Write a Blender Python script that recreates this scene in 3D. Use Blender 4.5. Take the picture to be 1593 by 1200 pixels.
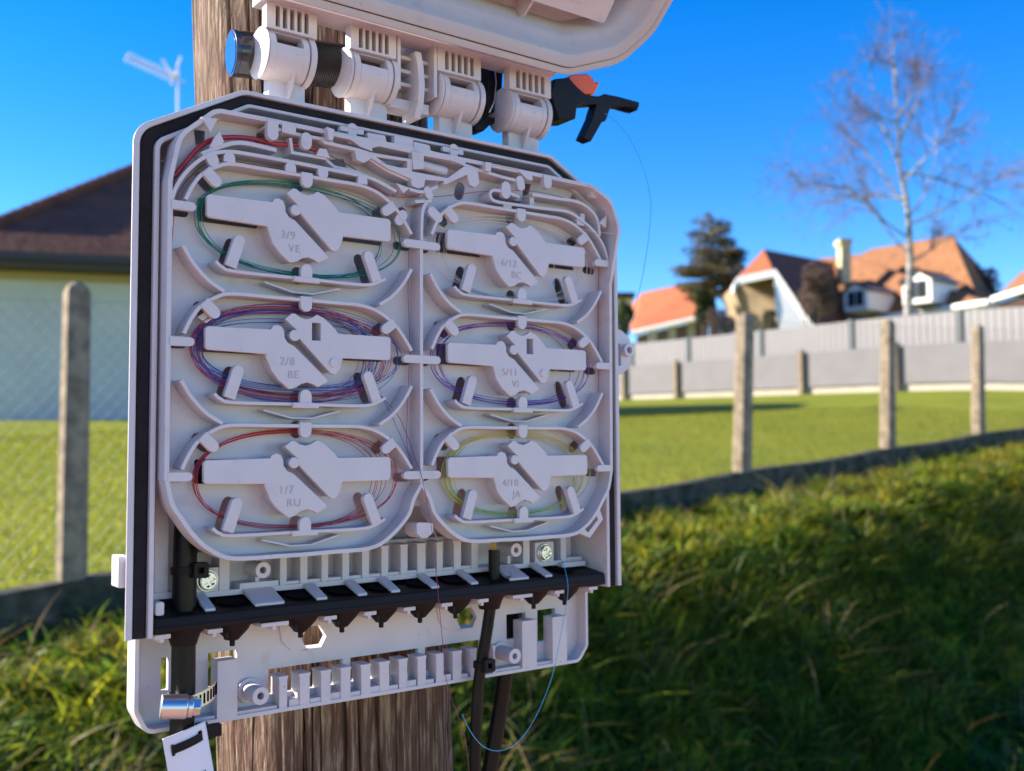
import bpy, bmesh, math, random
import numpy as np
from mathutils import Matrix, Vector
from mathutils.geometry import tessellate_polygon
random.seed(7); rng = np.random.default_rng(7)
SC = bpy.context.scene
for _o in list(bpy.data.objects): bpy.data.objects.remove(_o)

# ------------------------------------------------------------------ camera
EYE = 1.6
F_PX, W_PX, H_PX = 1599.337, 1593.0, 1200.0
R = np.array([[0.8025157, 0.0069124, -0.59659096],
              [0.03199927, 0.99799501, 0.05460769],
              [0.59577227, -0.062914, 0.80068547]])      # enclosure axes seen from the camera
T = np.array([-0.0537815, -0.01698507, 0.61215196])
_up = -R[:, 1]
_fw = np.array([0, 0, 1.0]); _fw = _fw - _fw.dot(_up) * _up; _fw /= np.linalg.norm(_fw)
_rt = np.cross(_fw, _up)
C2W = np.stack([_rt, _fw, _up])                           # camera axes (x right, y down, z ahead) to world
CAM_POS = np.array([0, 0, EYE])
cam = bpy.data.cameras.new('camera'); cam_ob = bpy.data.objects.new('camera', cam)
SC.collection.objects.link(cam_ob); SC.camera = cam_ob
cam.sensor_width = 36.0; cam.lens = 36.0 * F_PX / W_PX
cam.clip_start = 0.02; cam.clip_end = 3000
_cw = C2W @ np.array([[1, 0, 0], [0, -1, 0], [0, 0, -1.0]]).T
cam_ob.matrix_world = Matrix([[*_cw[i], CAM_POS[i]] for i in range(3)] + [[0, 0, 0, 1]])
cam.dof.use_dof = True
cam.dof.focus_distance = 0.585
cam.dof.aperture_fstop = 36.14 / 3.6
cam.dof.aperture_blades = 0

# ------------------------------------------------------------------ light
SUN_AZ, SUN_EL = math.radians(-79), math.radians(27)
world = bpy.data.worlds.new('World'); SC.world = world; world.use_nodes = True
_nt = world.node_tree; _nt.nodes.clear()
_sky = _nt.nodes.new('ShaderNodeTexSky'); _sky.sky_type = 'NISHITA'; _sky.sun_disc = False
_sky.sun_elevation = SUN_EL; _sky.sun_rotation = SUN_AZ
_sky.altitude = 1500; _sky.air_density = 1.0; _sky.dust_density = 0.05; _sky.ozone_density = 2.6
_bg = _nt.nodes.new('ShaderNodeBackground'); _bg.inputs['Strength'].default_value = 0.15
_wo = _nt.nodes.new('ShaderNodeOutputWorld')
_hs = _nt.nodes.new('ShaderNodeHueSaturation'); _hs.inputs['Hue'].default_value = .512; _hs.inputs['Saturation'].default_value = 1.42; _hs.inputs['Value'].default_value = .68
_nt.links.new(_sky.outputs[0], _hs.inputs['Color']); _nt.links.new(_hs.outputs[0], _bg.inputs[0]); _nt.links.new(_bg.outputs[0], _wo.inputs[0])
sun = bpy.data.lights.new('sun', 'SUN'); sun.energy = 5.0; sun.angle = math.radians(0.5); sun.color = (1.0, 0.90, 0.76)
sun_ob = bpy.data.objects.new('sun', sun); SC.collection.objects.link(sun_ob)
S_DIR = Vector((math.sin(SUN_AZ) * math.cos(SUN_EL), math.cos(SUN_AZ) * math.cos(SUN_EL), math.sin(SUN_EL)))
sun_ob.rotation_euler = S_DIR.to_track_quat('Z', 'Y').to_euler()
SC.view_settings.view_transform = 'Standard'; SC.view_settings.look = 'None'
SC.view_settings.exposure = 1.58; SC.view_settings.gamma = 1.0
SC.cycles.use_denoising = True
SC.cycles.max_bounces = 8
SC.cycles.sample_clamp_indirect = 6.0

# ------------------------------------------------------------------ helpers
BOX = Matrix.Identity(4)
_b = C2W @ R @ np.diag([1, -1, -1.0]); _bt = C2W @ T + CAM_POS
BOX = Matrix([[*_b[i], _bt[i]] for i in range(3)] + [[0, 0, 0, 1]])

def at(px, py, d):                # a photograph point pushed out to distance d ahead of the camera
    c = np.array([(px - 796.5) / F_PX * d, (py - 600) / F_PX * d, d])
    return C2W @ c + CAM_POS

def catmull(p, n=6):
    p = np.asarray(p, float); q = np.vstack([2 * p[0] - p[1], p, 2 * p[-1] - p[-2]]); out = []
    for i in range(len(p) - 1):
        a, b, c, d = q[i:i + 4]
        for t in np.linspace(0, 1, n, endpoint=False):
            out.append(.5 * ((2 * b) + (c - a) * t + (2 * a - 5 * b + 4 * c - d) * t * t + (3 * b - a - 3 * c + d) * t ** 3))
    out.append(p[-1]); return np.array(out)

def circle(cx, cy, r, n=20, a0=0, a1=2 * math.pi, close=True):
    a = np.linspace(a0, a1, n, endpoint=not close)
    return [(cx + r * math.cos(t), cy + r * math.sin(t)) for t in a]

def capsule(p0, p1, w, n=7, flat0=False):
    p0 = np.array(p0, float); p1 = np.array(p1, float); d = (p1 - p0) / np.linalg.norm(p1 - p0); a = math.atan2(d[1], d[0]); r = w / 2
    pts = circle(*p1, r, n, a - math.pi / 2, a + math.pi / 2, False)
    if flat0:
        nrm = np.array([-d[1], d[0]]); pts += [tuple(p0 + nrm * r), tuple(p0 - nrm * r)]
    else: pts += circle(*p0, r, n, a + math.pi / 2, a + 1.5 * math.pi, False)
    return pts

def rrect(x0, x1, y0, y1, r, n=4):
    o = []
    for cx, cy, a in ((x1 - r, y1 - r, 0), (x0 + r, y1 - r, .5), (x0 + r, y0 + r, 1), (x1 - r, y0 + r, 1.5)):
        o += circle(cx, cy, r, n, a * math.pi, (a + .5) * math.pi, False)
    return o

def fillet(pts, r, n=5, closed=False):
    P = [np.array(p, float) for p in pts]; out = []; N = len(P)
    for i, p in enumerate(P):
        if not closed and i in (0, N - 1): out.append(p); continue
        a, c = P[i - 1], P[(i + 1) % N]
        u = (a - p) / np.linalg.norm(a - p); v = (c - p) / np.linalg.norm(c - p)
        ang = math.acos(max(-1, min(1, u.dot(v)))); rr = r[i] if hasattr(r, '__len__') else r
        t = min(rr / math.tan(ang / 2), .48 * np.linalg.norm(a - p), .48 * np.linalg.norm(c - p)); rr = t * math.tan(ang / 2)
        cen = p + (u + v) / np.linalg.norm(u + v) * rr / math.sin(ang / 2)
        s, e = p + u * t - cen, p + v * t - cen
        a0 = math.atan2(s[1], s[0]); da = math.atan2(s[0] * e[1] - s[1] * e[0], s.dot(e))
        for k in range(n + 1):
            th = a0 + da * k / n; out.append(cen + rr * np.array([math.cos(th), math.sin(th)]))
    return np.array(out)

def offset(pts, d, closed=False):
    P = np.array(pts, float); N = len(P); out = np.zeros_like(P)
    for i in range(N):
        ns = []
        for j, k in ((i - 1, i), (i, i + 1)):
            if not closed and (j < 0 or k >= N): continue
            e = P[k % N] - P[j % N]; L = np.linalg.norm(e)
            if L > 1e-9: ns.append(np.array([-e[1], e[0]]) / L)
        if len(ns) == 2:
            m = ns[0] + ns[1]; m /= max(np.linalg.norm(m), 1e-6); out[i] = P[i] + m * d / max(m.dot(ns[0]), .35)
        else: out[i] = P[i] + ns[0] * d
    return out

class MB:
    """collects shapes for one mesh object"""
    lift = 0
    def __init__(s, k=1.0): s.v = []; s.f = []; s.k = k
    def add(s, vs, fs, M=None):
        n = len(s.v)
        for p in vs:
            p = Vector((float(p[0]), float(p[1]), float(p[2])))
            if M is not None: p = M @ p
            s.v.append((p.x * s.k, p.y * s.k, p.z * s.k))
        s.f += [tuple(i + n for i in f) for f in fs]; return s
    def prism(s, poly, z0, z1, holes=None, M=None, step=True):
        if step: MB.lift = (MB.lift + 1) % 9; z1 = z1 + .055 * MB.lift; z0 = z0 - .02 * MB.lift
        loops = [list(map(tuple, np.asarray(poly)[:, :2]))] + [list(map(tuple, np.asarray(h)[:, :2])) for h in (holes or [])]
        def area(l): return sum(a[0] * b[1] - b[0] * a[1] for a, b in zip(l, l[1:] + l[:1]))
        if area(loops[0]) < 0: loops[0].reverse()
        for h in loops[1:]:
            if area(h) > 0: h.reverse()
        flat = [p for l in loops for p in l]; n = len(flat)
        vs = [(x, y, z1) for x, y in flat] + [(x, y, z0) for x, y in flat]; fs = []
        if len(loops) == 1: fs += [tuple(range(n)), tuple(reversed(range(n, 2 * n)))]
        else:
            for t in tessellate_polygon([[Vector((x, y, 0)) for x, y in l] for l in loops]):
                a, b, c = [flat[i] for i in t]
                if (b[0] - a[0]) * (c[1] - a[1]) - (b[1] - a[1]) * (c[0] - a[0]) < 0: t = (t[0], t[2], t[1])
                fs += [tuple(t), tuple(n + i for i in reversed(t))]
        o = 0
        for l in loops:
            m = len(l)
            for i in range(m):
                a, b = o + i, o + (i + 1) % m; fs.append((a, n + a, n + b, b))
            o += m
        return s.add(vs, fs, M)
    def wall(s, pts, t, z0, z1, closed=False, M=None):
        MB.lift = (MB.lift + 1) % 9; dz = .055 * MB.lift
        A = offset(pts, t / 2, closed); B = offset(pts, -t / 2, closed); n = len(A)
        hi = lambda i: (z1[i] if hasattr(z1, '__len__') else z1) + dz
        vs = [(*A[i], hi(i)) for i in range(n)] + [(*B[i], hi(i)) for i in range(n)] + [(*A[i], z0 - dz * .3) for i in range(n)] + [(*B[i], z0 - dz * .3) for i in range(n)]
        fs = []
        for i in range(n if closed else n - 1):
            j = (i + 1) % n
            fs += [(i, n + i, n + j, j), (2 * n + i, 2 * n + j, 3 * n + j, 3 * n + i), (i, j, 2 * n + j, 2 * n + i), (n + i, 3 * n + i, 3 * n + j, n + j)]
        if not closed: fs += [(0, 2 * n, 3 * n, n), (n - 1, 2 * n - 1, 4 * n - 1, 3 * n - 1)]
        return s.add(vs, fs, M)
    def box(s, x0, x1, y0, y1, z0, z1, M=None):
        vs = [(x, y, z) for z in (z0, z1) for y in (y0, y1) for x in (x0, x1)]
        return s.add(vs, [(0, 2, 3, 1), (4, 5, 7, 6), (0, 1, 5, 4), (2, 6, 7, 3), (0, 4, 6, 2), (1, 3, 7, 5)], M)
    def loft(s, secs, closed=False, cap0=False, cap1=False, M=None):
        n = len(secs[0]); vs = [p for q in secs for p in q]; fs = []
        for k in range(len(secs) - 1):
            for i in range(n if closed else n - 1):
                j = (i + 1) % n; fs.append((k * n + i, k * n + j, (k + 1) * n + j, (k + 1) * n + i))
        if cap0: fs.append(tuple(reversed(range(n))))
        if cap1: fs.append(tuple((len(secs) - 1) * n + i for i in range(n)))
        return s.add(vs, fs, M)
    def tube(s, path, r, n=8, cap=True, M=None, flat=1.0, up=None):
        P = np.asarray(path, float); rs = np.full(len(P), r) if np.isscalar(r) else np.asarray(r, float)
        T_ = np.gradient(P, axis=0); T_ /= np.linalg.norm(T_, axis=1)[:, None] + 1e-12
        a = np.array(up if up is not None else ([0, 0, 1.0] if abs(T_[0][2]) < .9 else [1.0, 0, 0])); secs = []
        for i in range(len(P)):
            a = a - a.dot(T_[i]) * T_[i]; a /= np.linalg.norm(a) + 1e-12; b = np.cross(T_[i], a)
            secs.append([P[i] + rs[i] * (math.cos(t) * a * flat + math.sin(t) * b) for t in np.linspace(0, 2 * math.pi, n, endpoint=False)])
        return s.loft(secs, True, cap, cap, M)
    def cyl(s, p0, p1, r0, r1=None, n=24, M=None): return s.tube([p0, p1], [r0, r0 if r1 is None else r1], n, True, M)
    def lathe(s, prof, n=28, M=None):      # (radius, z) about the z axis
        return s.loft([[(r * math.cos(t), r * math.sin(t), z) for t in np.linspace(0, 2 * math.pi, n, endpoint=False)] for r, z in prof], True, prof[0][0] > .001, prof[-1][0] > .001, M)
    def build(s, name, m, parent=None, bevel=0, smooth=30, seg=2):
        me = bpy.data.meshes.new(name); me.from_pydata(s.v, [], s.f); me.update()
        bm = bmesh.new(); bm.from_mesh(me); bmesh.ops.recalc_face_normals(bm, faces=bm.faces); bm.to_mesh(me); bm.free()
        if smooth:
            me.polygons.foreach_set('use_smooth', [True] * len(me.polygons)); me.set_sharp_from_angle(angle=math.radians(smooth))
        if m: me.materials.append(m)
        return link(name, me, parent, bevel, seg)

def link(name, me, parent=None, bevel=0, seg=2):
    o = bpy.data.objects.new(name, me); SC.collection.objects.link(o)
    if parent is not None: o.parent = parent
    if bevel:
        b = o.modifiers.new('bevel', 'BEVEL'); b.width = bevel * .001; b.segments = seg; b.limit_method = 'ANGLE'; b.angle_limit = math.radians(40); b.use_clamp_overlap = True
    return o
def tag(o, label=None, cat=None, group=None, kind=None):
    if label: o['label'] = label
    if cat: o['category'] = cat
    if group: o['group'] = group
    if kind: o['kind'] = kind
    return o
def empty(name, mat_world, label, cat, group=None):
    o = bpy.data.objects.new(name, None); SC.collection.objects.link(o); o.matrix_world = mat_world; o.empty_display_size = .05
    return tag(o, label, cat, group)
def inbox(o): o.matrix_world = BOX; return o
def mm(): return MB(.001)
def dup(o, parent=None):
    c = o.copy(); SC.collection.objects.link(c)
    if parent is not None: c.parent = parent
    return c

# ------------------------------------------------------------------ materials
def mat(name, col, rough=.5, spec=.5, metal=0, var=0, vscale=8, bump=0, bscale=200, detail=3, col2=None, coord='Object', stretch=None, trans=0, alpha=None, bdist=.001, sss=0):
    m = bpy.data.materials.new(name); m.use_nodes = True; nt = m.node_tree; b = nt.nodes['Principled BSDF']
    b.inputs['Base Color'].default_value = (*col, 1); b.inputs['Roughness'].default_value = rough
    b.inputs['Specular IOR Level'].default_value = spec; b.inputs['Metallic'].default_value = metal
    if trans: b.inputs['Transmission Weight'].default_value = trans
    tc = nt.nodes.new('ShaderNodeTexCoord'); src = tc.outputs[coord]
    if stretch:
        mp = nt.nodes.new('ShaderNodeMapping'); mp.inputs['Scale'].default_value = stretch; nt.links.new(src, mp.inputs[0]); src = mp.outputs[0]
    if var:
        n = nt.nodes.new('ShaderNodeTexNoise'); n.inputs['Scale'].default_value = vscale; n.inputs['Detail'].default_value = detail; nt.links.new(src, n.inputs['Vector'])
        r = nt.nodes.new('ShaderNodeValToRGB'); c2 = col2 or tuple(c * (1 - var) for c in col)
        r.color_ramp.elements[0].position = .35; r.color_ramp.elements[1].position = .65
        r.color_ramp.elements[0].color = (*c2, 1); r.color_ramp.elements[1].color = (*col, 1)
        nt.links.new(n.outputs[0], r.inputs[0]); nt.links.new(r.outputs[0], b.inputs['Base Color'])
    if bump:
        n = nt.nodes.new('ShaderNodeTexNoise'); n.inputs['Scale'].default_value = bscale; n.inputs['Detail'].default_value = detail; nt.links.new(src, n.inputs['Vector'])
        bp = nt.nodes.new('ShaderNodeBump'); bp.inputs['Strength'].default_value = bump; bp.inputs['Distance'].default_value = bdist
        nt.links.new(n.outputs[0], bp.inputs['Height']); nt.links.new(bp.outputs[0], b.inputs['Normal'])
    return m

def plastic(name, col, rough, bump, bscale):
    m = mat(name, col, rough, .45, bump=bump, bscale=bscale, bdist=.0005); nt = m.node_tree; b = nt.nodes['Principled BSDF']
    tc = nt.nodes.new('ShaderNodeTexCoord')
    def ramp(sc, det, p0, p1, c0, c1):
        n = nt.nodes.new('ShaderNodeTexNoise'); n.inputs['Scale'].default_value = sc; n.inputs['Detail'].default_value = det; nt.links.new(tc.outputs['Object'], n.inputs['Vector'])
        r = nt.nodes.new('ShaderNodeValToRGB'); r.color_ramp.elements[0].position = p0; r.color_ramp.elements[1].position = p1; r.color_ramp.elements[0].color = (*c0, 1); r.color_ramp.elements[1].color = (*c1, 1); nt.links.new(n.outputs[0], r.inputs[0]); return r
    blot = ramp(38, 5, .3, .7, tuple(c * .93 for c in col), col); speck = ramp(420, 2, .20, .27, (.45, .40, .36), (1, 1, 1)); smear = ramp(70, 8, .28, .40, (.90, .88, .86), (1, 1, 1))
    src = blot
    for q in (speck, smear):
        mx = nt.nodes.new('ShaderNodeMix'); mx.data_type = 'RGBA'; mx.blend_type = 'MULTIPLY'; mx.inputs[0].default_value = 1
        nt.links.new(src.outputs[0] if src is blot else src.outputs[2], mx.inputs[6]); nt.links.new(q.outputs[0], mx.inputs[7]); src = mx
    nt.links.new(src.outputs[2], b.inputs['Base Color'])
    rr = ramp(60, 6, .3, .7, (rough * .75,) * 3, (rough * 1.25,) * 3); nt.links.new(rr.outputs[0], b.inputs['Roughness']); return m
GREY = plastic('grey_plastic', (.61, .567, .588), .42, .08, 900)
GREY_LID = plastic('grey_plastic_textured', (.50, .485, .505), .5, .5, 520)
LETTER = mat('shade_toned_lettering', (.46, .40, .43), .5, .3)  # darker than the plastic to paint in the shading of the relief
RUBBER = mat('black_rubber', (.012, .008, .008), .55, .2, var=.25, vscale=60, bump=.1, bscale=600, bdist=.0004)
GASKET = mat('foam_gasket', (.026, .021, .024), .8, .15, var=.3, vscale=80, bump=.3, bscale=1500, bdist=.0004)
JACKET = mat('black_cable_jacket', (.006, .005, .005), .4, .25, var=.2, vscale=40, bump=.06, bscale=300, bdist=.0004)
STEEL = mat('bright_steel', (.66, .66, .67), .34, .5, 1, bump=.08, bscale=400, bdist=.0003)
PAPER = mat('white_label_card', (.80, .76, .80), .6, .3, var=.03, vscale=30)
HOLE_SHADE = mat('painted_hole_shade', (.008, .007, .008), .9, .05)
RECESS_SHADE = mat('painted_recess_shade', (.10, .052, .042), .8, .1)  # brown tone that paints in the shade inside hinge windows and arm slots

# =================================================================== SETTING
FD = np.array([.7071, .7071]); FN = np.array([.7071, -.7071]); FP = np.array([-2.15, 5.05])
def uv(x, y): return (x - FP[0]) * FD[0] + (y - FP[1]) * FD[1], (x - FP[0]) * FN[0] + (y - FP[1]) * FN[1]
def zf(u): return -.66 + .0675 * u + EYE
_ctl = [(-2.15 + u * .7071, 5.05 + u * .7071, 0.) for u in (-14, -6, 0, 5.8, 9, 12, 20, 34, 60, 90)]
for x, y, z in ((-8, 19.6, .60), (12.3, 24.7, 1.38), (3.8, 38, 1.85), (-4, 52, 2.6), (24, 72, 7.2), (2, 78, 6.0), (50, 75, 8.5), (-30, 20, .6), (-45, 70, 3), (60, 140, 12), (-60, 160, 8), (0, 160, 12), (48, 45, 3.2), (1, 27, .95), (10, 42, 2.6)):
    u, v = uv(x, y); _ctl.append((x, y, z - (zf(u) - EYE)))
_ctl = np.array(_ctl)
def _tps(d): return np.where(d > 1e-9, d * d * np.log(np.maximum(d, 1e-9)), 0)
_n = len(_ctl); _A = np.zeros((_n + 3, _n + 3)); _dd = np.hypot(_ctl[:, None, 0] - _ctl[None, :, 0], _ctl[:, None, 1] - _ctl[None, :, 1])
_A[:_n, :_n] = _tps(_dd) + np.eye(_n) * 2.0; _A[:_n, _n] = 1; _A[:_n, _n + 1:] = _ctl[:, :2]; _A[_n, :_n] = 1; _A[_n + 1:, :_n] = _ctl[:, :2].T
_w = np.linalg.solve(_A, np.concatenate([_ctl[:, 2], np.zeros(3)]))
def sstep(a, b, x): t = np.clip((x - a) / (b - a), 0, 1); return t * t * (3 - 2 * t)
def height(x, y):
    x = np.asarray(x, float); y = np.asarray(y, float); u, v = uv(x, y)
    d = np.hypot(x[..., None] - _ctl[:, 0], y[..., None] - _ctl[:, 1])
    D = (_tps(d) * _w[:_n]).sum(-1) + _w[_n] + _w[_n + 1] * x + _w[_n + 2] * y
    D = np.where(v < 0, D * sstep(0, -1.2, v), 0)
    steep = .28 + .50 * sstep(-1.0, 2.6, u)
    g = .19 + .04 * np.clip(v, 0, 1.25) + steep * np.clip(v - 1.25, 0, 1.5) + .12 * np.clip(v - 2.75, 0, 60)
    lump = .045 * np.sin(3.1 * u + 1.3 * v) * np.sin(2.3 * v - .7 * u) + .03 * np.sin(7 * u) * np.sin(6.1 * v + 2)
    return zf(u) + np.where(v > 0.02, -g * sstep(.0, .06, v) + lump * sstep(.1, .6, v), np.where(v < 0, D, 0)) * 1.0

def grid_coords():
    us = np.concatenate([np.arange(-40, -8, 2), np.arange(-8, 14, .16), np.arange(14, 40, 1.), np.arange(40, 260, 8)])
    vs = np.concatenate([np.arange(-260, -40, 10), np.arange(-40, -6, 1.5), np.arange(-6, -.2, .3), [-.12, -.02, .02, .06], np.arange(.12, 6, .12), np.arange(6, 40, 3)])
    return us, vs
us, vs = grid_coords(); U, V = np.meshgrid(us, vs, indexing='ij')
X = FP[0] + U * FD[0] + V * FN[0]; Y = FP[1] + U * FD[1] + V * FN[1]; Z = height(X, Y)
_g = MB(); _nv = len(vs)
_g.v = list(zip(X.ravel().tolist(), Y.ravel().tolist(), Z.ravel().tolist()))
_g.f = [(i * _nv + j, (i + 1) * _nv + j, (i + 1) * _nv + j + 1, i * _nv + j + 1) for i in range(len(us) - 1) for j in range(_nv - 1)]
def lawn_material():
    m = bpy.data.materials.new('grass_ground'); m.use_nodes = True; nt = m.node_tree; b = nt.nodes['Principled BSDF']; b.inputs['Roughness'].default_value = .9; b.inputs['Specular IOR Level'].default_value = .1
    tc = nt.nodes.new('ShaderNodeTexCoord'); cols = []
    for sc, lo, hi in ((.55, (.12, .165, .008), (.23, .24, .014)), (9, (.085, .135, .006), (.26, .255, .018))):
        n = nt.nodes.new('ShaderNodeTexNoise'); n.inputs['Scale'].default_value = sc; n.inputs['Detail'].default_value = 6; nt.links.new(tc.outputs['Object'], n.inputs['Vector'])
        r = nt.nodes.new('ShaderNodeValToRGB'); r.color_ramp.elements[0].position = .35; r.color_ramp.elements[1].position = .66
        r.color_ramp.elements[0].color = (*lo, 1); r.color_ramp.elements[1].color = (*hi, 1); nt.links.new(n.outputs[0], r.inputs[0]); cols.append(r)
    mx = nt.nodes.new('ShaderNodeMix'); mx.data_type = 'RGBA'; mx.inputs[0].default_value = .5
    nt.links.new(cols[0].outputs[0], mx.inputs[6]); nt.links.new(cols[1].outputs[0], mx.inputs[7]); nt.links.new(mx.outputs[2], b.inputs['Base Color'])
    n = nt.nodes.new('ShaderNodeTexNoise'); n.inputs['Scale'].default_value = 26; n.inputs['Detail'].default_value = 5; nt.links.new(tc.outputs['Object'], n.inputs['Vector'])
    bp = nt.nodes.new('ShaderNodeBump'); bp.inputs['Strength'].default_value = .7; bp.inputs['Distance'].default_value = .06; nt.links.new(n.outputs[0], bp.inputs['Height']); nt.links.new(bp.outputs[0], b.inputs['Normal'])
    return m
tag(_g.build('ground', lawn_material(), smooth=60), kind='structure')

# unseen gravel path added behind the camera, reddish to bounce warm light
_ur = np.arange(-30, 40, 1.0); _vr = np.array([3.35, 3.6, 4.2, 5, 6, 7.5, 9, 11]); _p = MB(); _UU, _VV = np.meshgrid(_ur, _vr, indexing='ij')
_px = FP[0] + _UU * FD[0] + _VV * FN[0]; _py = FP[1] + _UU * FD[1] + _VV * FN[1]; _pz = height(_px, _py) + .05
_p.v = list(zip(_px.ravel().tolist(), _py.ravel().tolist(), _pz.ravel().tolist())); _nr = len(_vr)
_p.f = [(i * _nr + j, (i + 1) * _nr + j, (i + 1) * _nr + j + 1, i * _nr + j + 1) for i in range(len(_ur) - 1) for j in range(_nr - 1)]
tag(_p.build('unseen_bounce_path', mat('bounce_gravel', (.60, .29, .23), .9, .2, var=.3, vscale=30, bump=.6, bscale=120, bdist=.01), smooth=60), kind='structure')

# grass blades: each blade its own tint stored as a mesh attribute
def blade_material(name, trans=.5):
    m = bpy.data.materials.new(name); m.use_nodes = True; nt = m.node_tree; b = nt.nodes['Principled BSDF']; out = nt.nodes['Material Output']
    at_ = nt.nodes.new('ShaderNodeAttribute'); at_.attribute_name = 'tint'
    b.inputs['Roughness'].default_value = .5; b.inputs['Specular IOR Level'].default_value = .18; nt.links.new(at_.outputs['Color'], b.inputs['Base Color'])
    t = nt.nodes.new('ShaderNodeBsdfTranslucent'); nt.links.new(at_.outputs['Color'], t.inputs['Color'])
    mx = nt.nodes.new('ShaderNodeMixShader'); mx.inputs[0].default_value = trans
    nt.links.new(b.outputs[0], mx.inputs[1]); nt.links.new(t.outputs[0], mx.inputs[2]); nt.links.new(mx.outputs[0], out.inputs[0]); return m
def blades(name, x, y, L, w, cols, lean=.5, seg=3, label=None):
    n = len(x); z = height(x, y) - .01; a = rng.uniform(0, 2 * np.pi, n); da = rng.uniform(0, 2 * np.pi, n); ln = lean * rng.uniform(.3, 1.6, n)
    base = np.stack([x, y, z], 1); side = np.stack([np.cos(a), np.sin(a), np.zeros(n)], 1); dirv = np.stack([np.cos(da), np.sin(da), np.zeros(n)], 1)
    vs_ = []
    for k in range(seg + 1):
        t = k / seg; c = base + dirv * (L * ln * t ** 1.8)[:, None]; c[:, 2] += L * (t - .35 * np.clip(ln, 0, 1.3) * t * t)
        ww = w * (1 - t ** 1.6) * .5
        vs_ += [c - side * ww[:, None], c + side * ww[:, None]] if k < seg else [c]
    m_ = 2 * seg + 1; Vt = np.stack(vs_, 1).reshape(-1, 3)
    quads = [(2 * k, 2 * k + 1, 2 * k + 3, 2 * k + 2) for k in range(seg - 1)]; tri = (2 * seg - 2, 2 * seg - 1, 2 * seg)
    off = (np.arange(n) * m_)[:, None]
    loops = np.concatenate([(np.array(q)[None] + off) for q in quads] + [np.array(tri)[None] + off], 1).ravel()
    sizes = np.tile([4] * len(quads) + [3], n); starts = np.concatenate([[0], np.cumsum(sizes)[:-1]])
    me = bpy.data.meshes.new(name); me.vertices.add(len(Vt)); me.vertices.foreach_set('co', Vt.ravel()); me.loops.add(len(loops)); me.loops.foreach_set('vertex_index', loops.astype(np.int32))
    me.polygons.add(len(sizes)); me.polygons.foreach_set('loop_start', starts.astype(np.int32)); me.update(calc_edges=True)
    c4 = np.repeat(np.concatenate([cols, np.ones((n, 1))], 1), m_, 0)
    ca = me.color_attributes.new('tint', 'FLOAT_COLOR', 'POINT'); ca.data.foreach_set('color', c4.ravel().astype(np.float32))
    me.materials.append(blade_material(name + '_blade')); return me
def tints(n, pal, wts):
    p = np.array(pal); c = p[rng.choice(len(p), n, p=np.array(wts) / sum(wts))]; return np.clip(c * rng.uniform(.75, 1.3, (n, 1)) * rng.uniform(.92, 1.08, (n, 3)), 0, 1)
def scatter(n, u0, u1, v0, v1, clump=.6):
    u = rng.uniform(u0, u1, n); v = rng.uniform(v0, v1, n)
    k = int(n * clump); nc = max(1, n // 35); ci = rng.integers(0, nc, k); cu = rng.uniform(u0, u1, nc); cv = rng.uniform(v0, v1, nc)
    u[:k] = cu[ci] + rng.normal(0, .05, k); v[:k] = np.clip(cv[ci] + rng.normal(0, .05, k), v0, 99)
    return FP[0] + u * FD[0] + v * FN[0], FP[1] + u * FD[1] + v * FN[1]
# tufts: blades lean out of a common root, and each tuft has its own height and tint
def tufts(nt, per, u0, u1, v0, v1, L0, L1, pal, wts, spread=.07):
    tu = rng.uniform(u0, u1, nt); tv = rng.uniform(v0, v1, nt); tl = rng.uniform(L0, L1, nt); tc = tints(nt, pal, wts); k = rng.integers(0, nt, nt * per)
    u = tu[k] + rng.normal(0, spread, len(k)); v = np.clip(tv[k] + rng.normal(0, spread, len(k)), v0, 99)
    x = FP[0] + u * FD[0] + v * FN[0]; y = FP[1] + u * FD[1] + v * FN[1]
    return x, y, tl[k] * rng.uniform(.45, 1.2, len(k)), np.clip(tc[k] * rng.uniform(.35, 1.6, (len(k), 1)), 0, 1)
GP = [(.12, .18, .012), (.22, .24, .016), (.34, .30, .022), (.05, .09, .010), (.40, .31, .10)]
parts = [tufts(1700, 32, -4.5, 13, .14, 1.8, .08, .22, GP, [3, 4, 5, 1.2, .8]), tufts(2500, 30, -4.5, 11, 1.5, 4.3, .10, .30, [(.045, .085, .010), (.07, .115, .012), (.13, .165, .016), (.26, .24, .03), (.34, .26, .10)], [5, 4, 2.2, 1.2, .5], .09)]  # yellow upper and darker lower palettes paint in the sunlit band and shade
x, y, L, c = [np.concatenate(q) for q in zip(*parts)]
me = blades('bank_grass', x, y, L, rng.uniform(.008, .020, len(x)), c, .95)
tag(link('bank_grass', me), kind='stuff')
# broad leaves and weeds low in the bank
x, y = scatter(40000, -4, 12, .25, 4.4, .85); n = len(x)
me = blades('bank_weeds', x, y, rng.uniform(.06, .20, n), rng.uniform(.024, .06, n), tints(n, [(.06, .12, .012), (.12, .19, .016), (.24, .26, .02), (.20, .14, .06)], [3, 3, 2, .6]), 1.4, 3)
tag(link('bank_weeds', me), kind='stuff')
# taller bent dry stalks
x, y = scatter(700, -3, 11, .5, 4.4, .3); n = len(x)
me = blades('dry_grass_stalks', x, y, rng.uniform(.25, .6, n), rng.uniform(.006, .013, n), tints(n, [(.32, .25, .12), (.22, .20, .07), (.28, .16, .07)], [3, 2, 1]), 1.3, 5)
tag(link('dry_grass_stalks', me), kind='stuff')
# mown lawn on the other side of the fence, near part
x, y = scatter(120000, -5, 18, -11, -.2, .2); n = len(x)
me = blades('lawn_grass', x, y, rng.uniform(.03, .085, n), rng.uniform(.005, .011, n), tints(n, [(.21, .235, .008), (.29, .27, .010), (.14, .175, .008), (.32, .27, .04)], [4, 3, 2, 1]), .8, 2)
tag(link('lawn_grass', me), kind='stuff')
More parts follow.
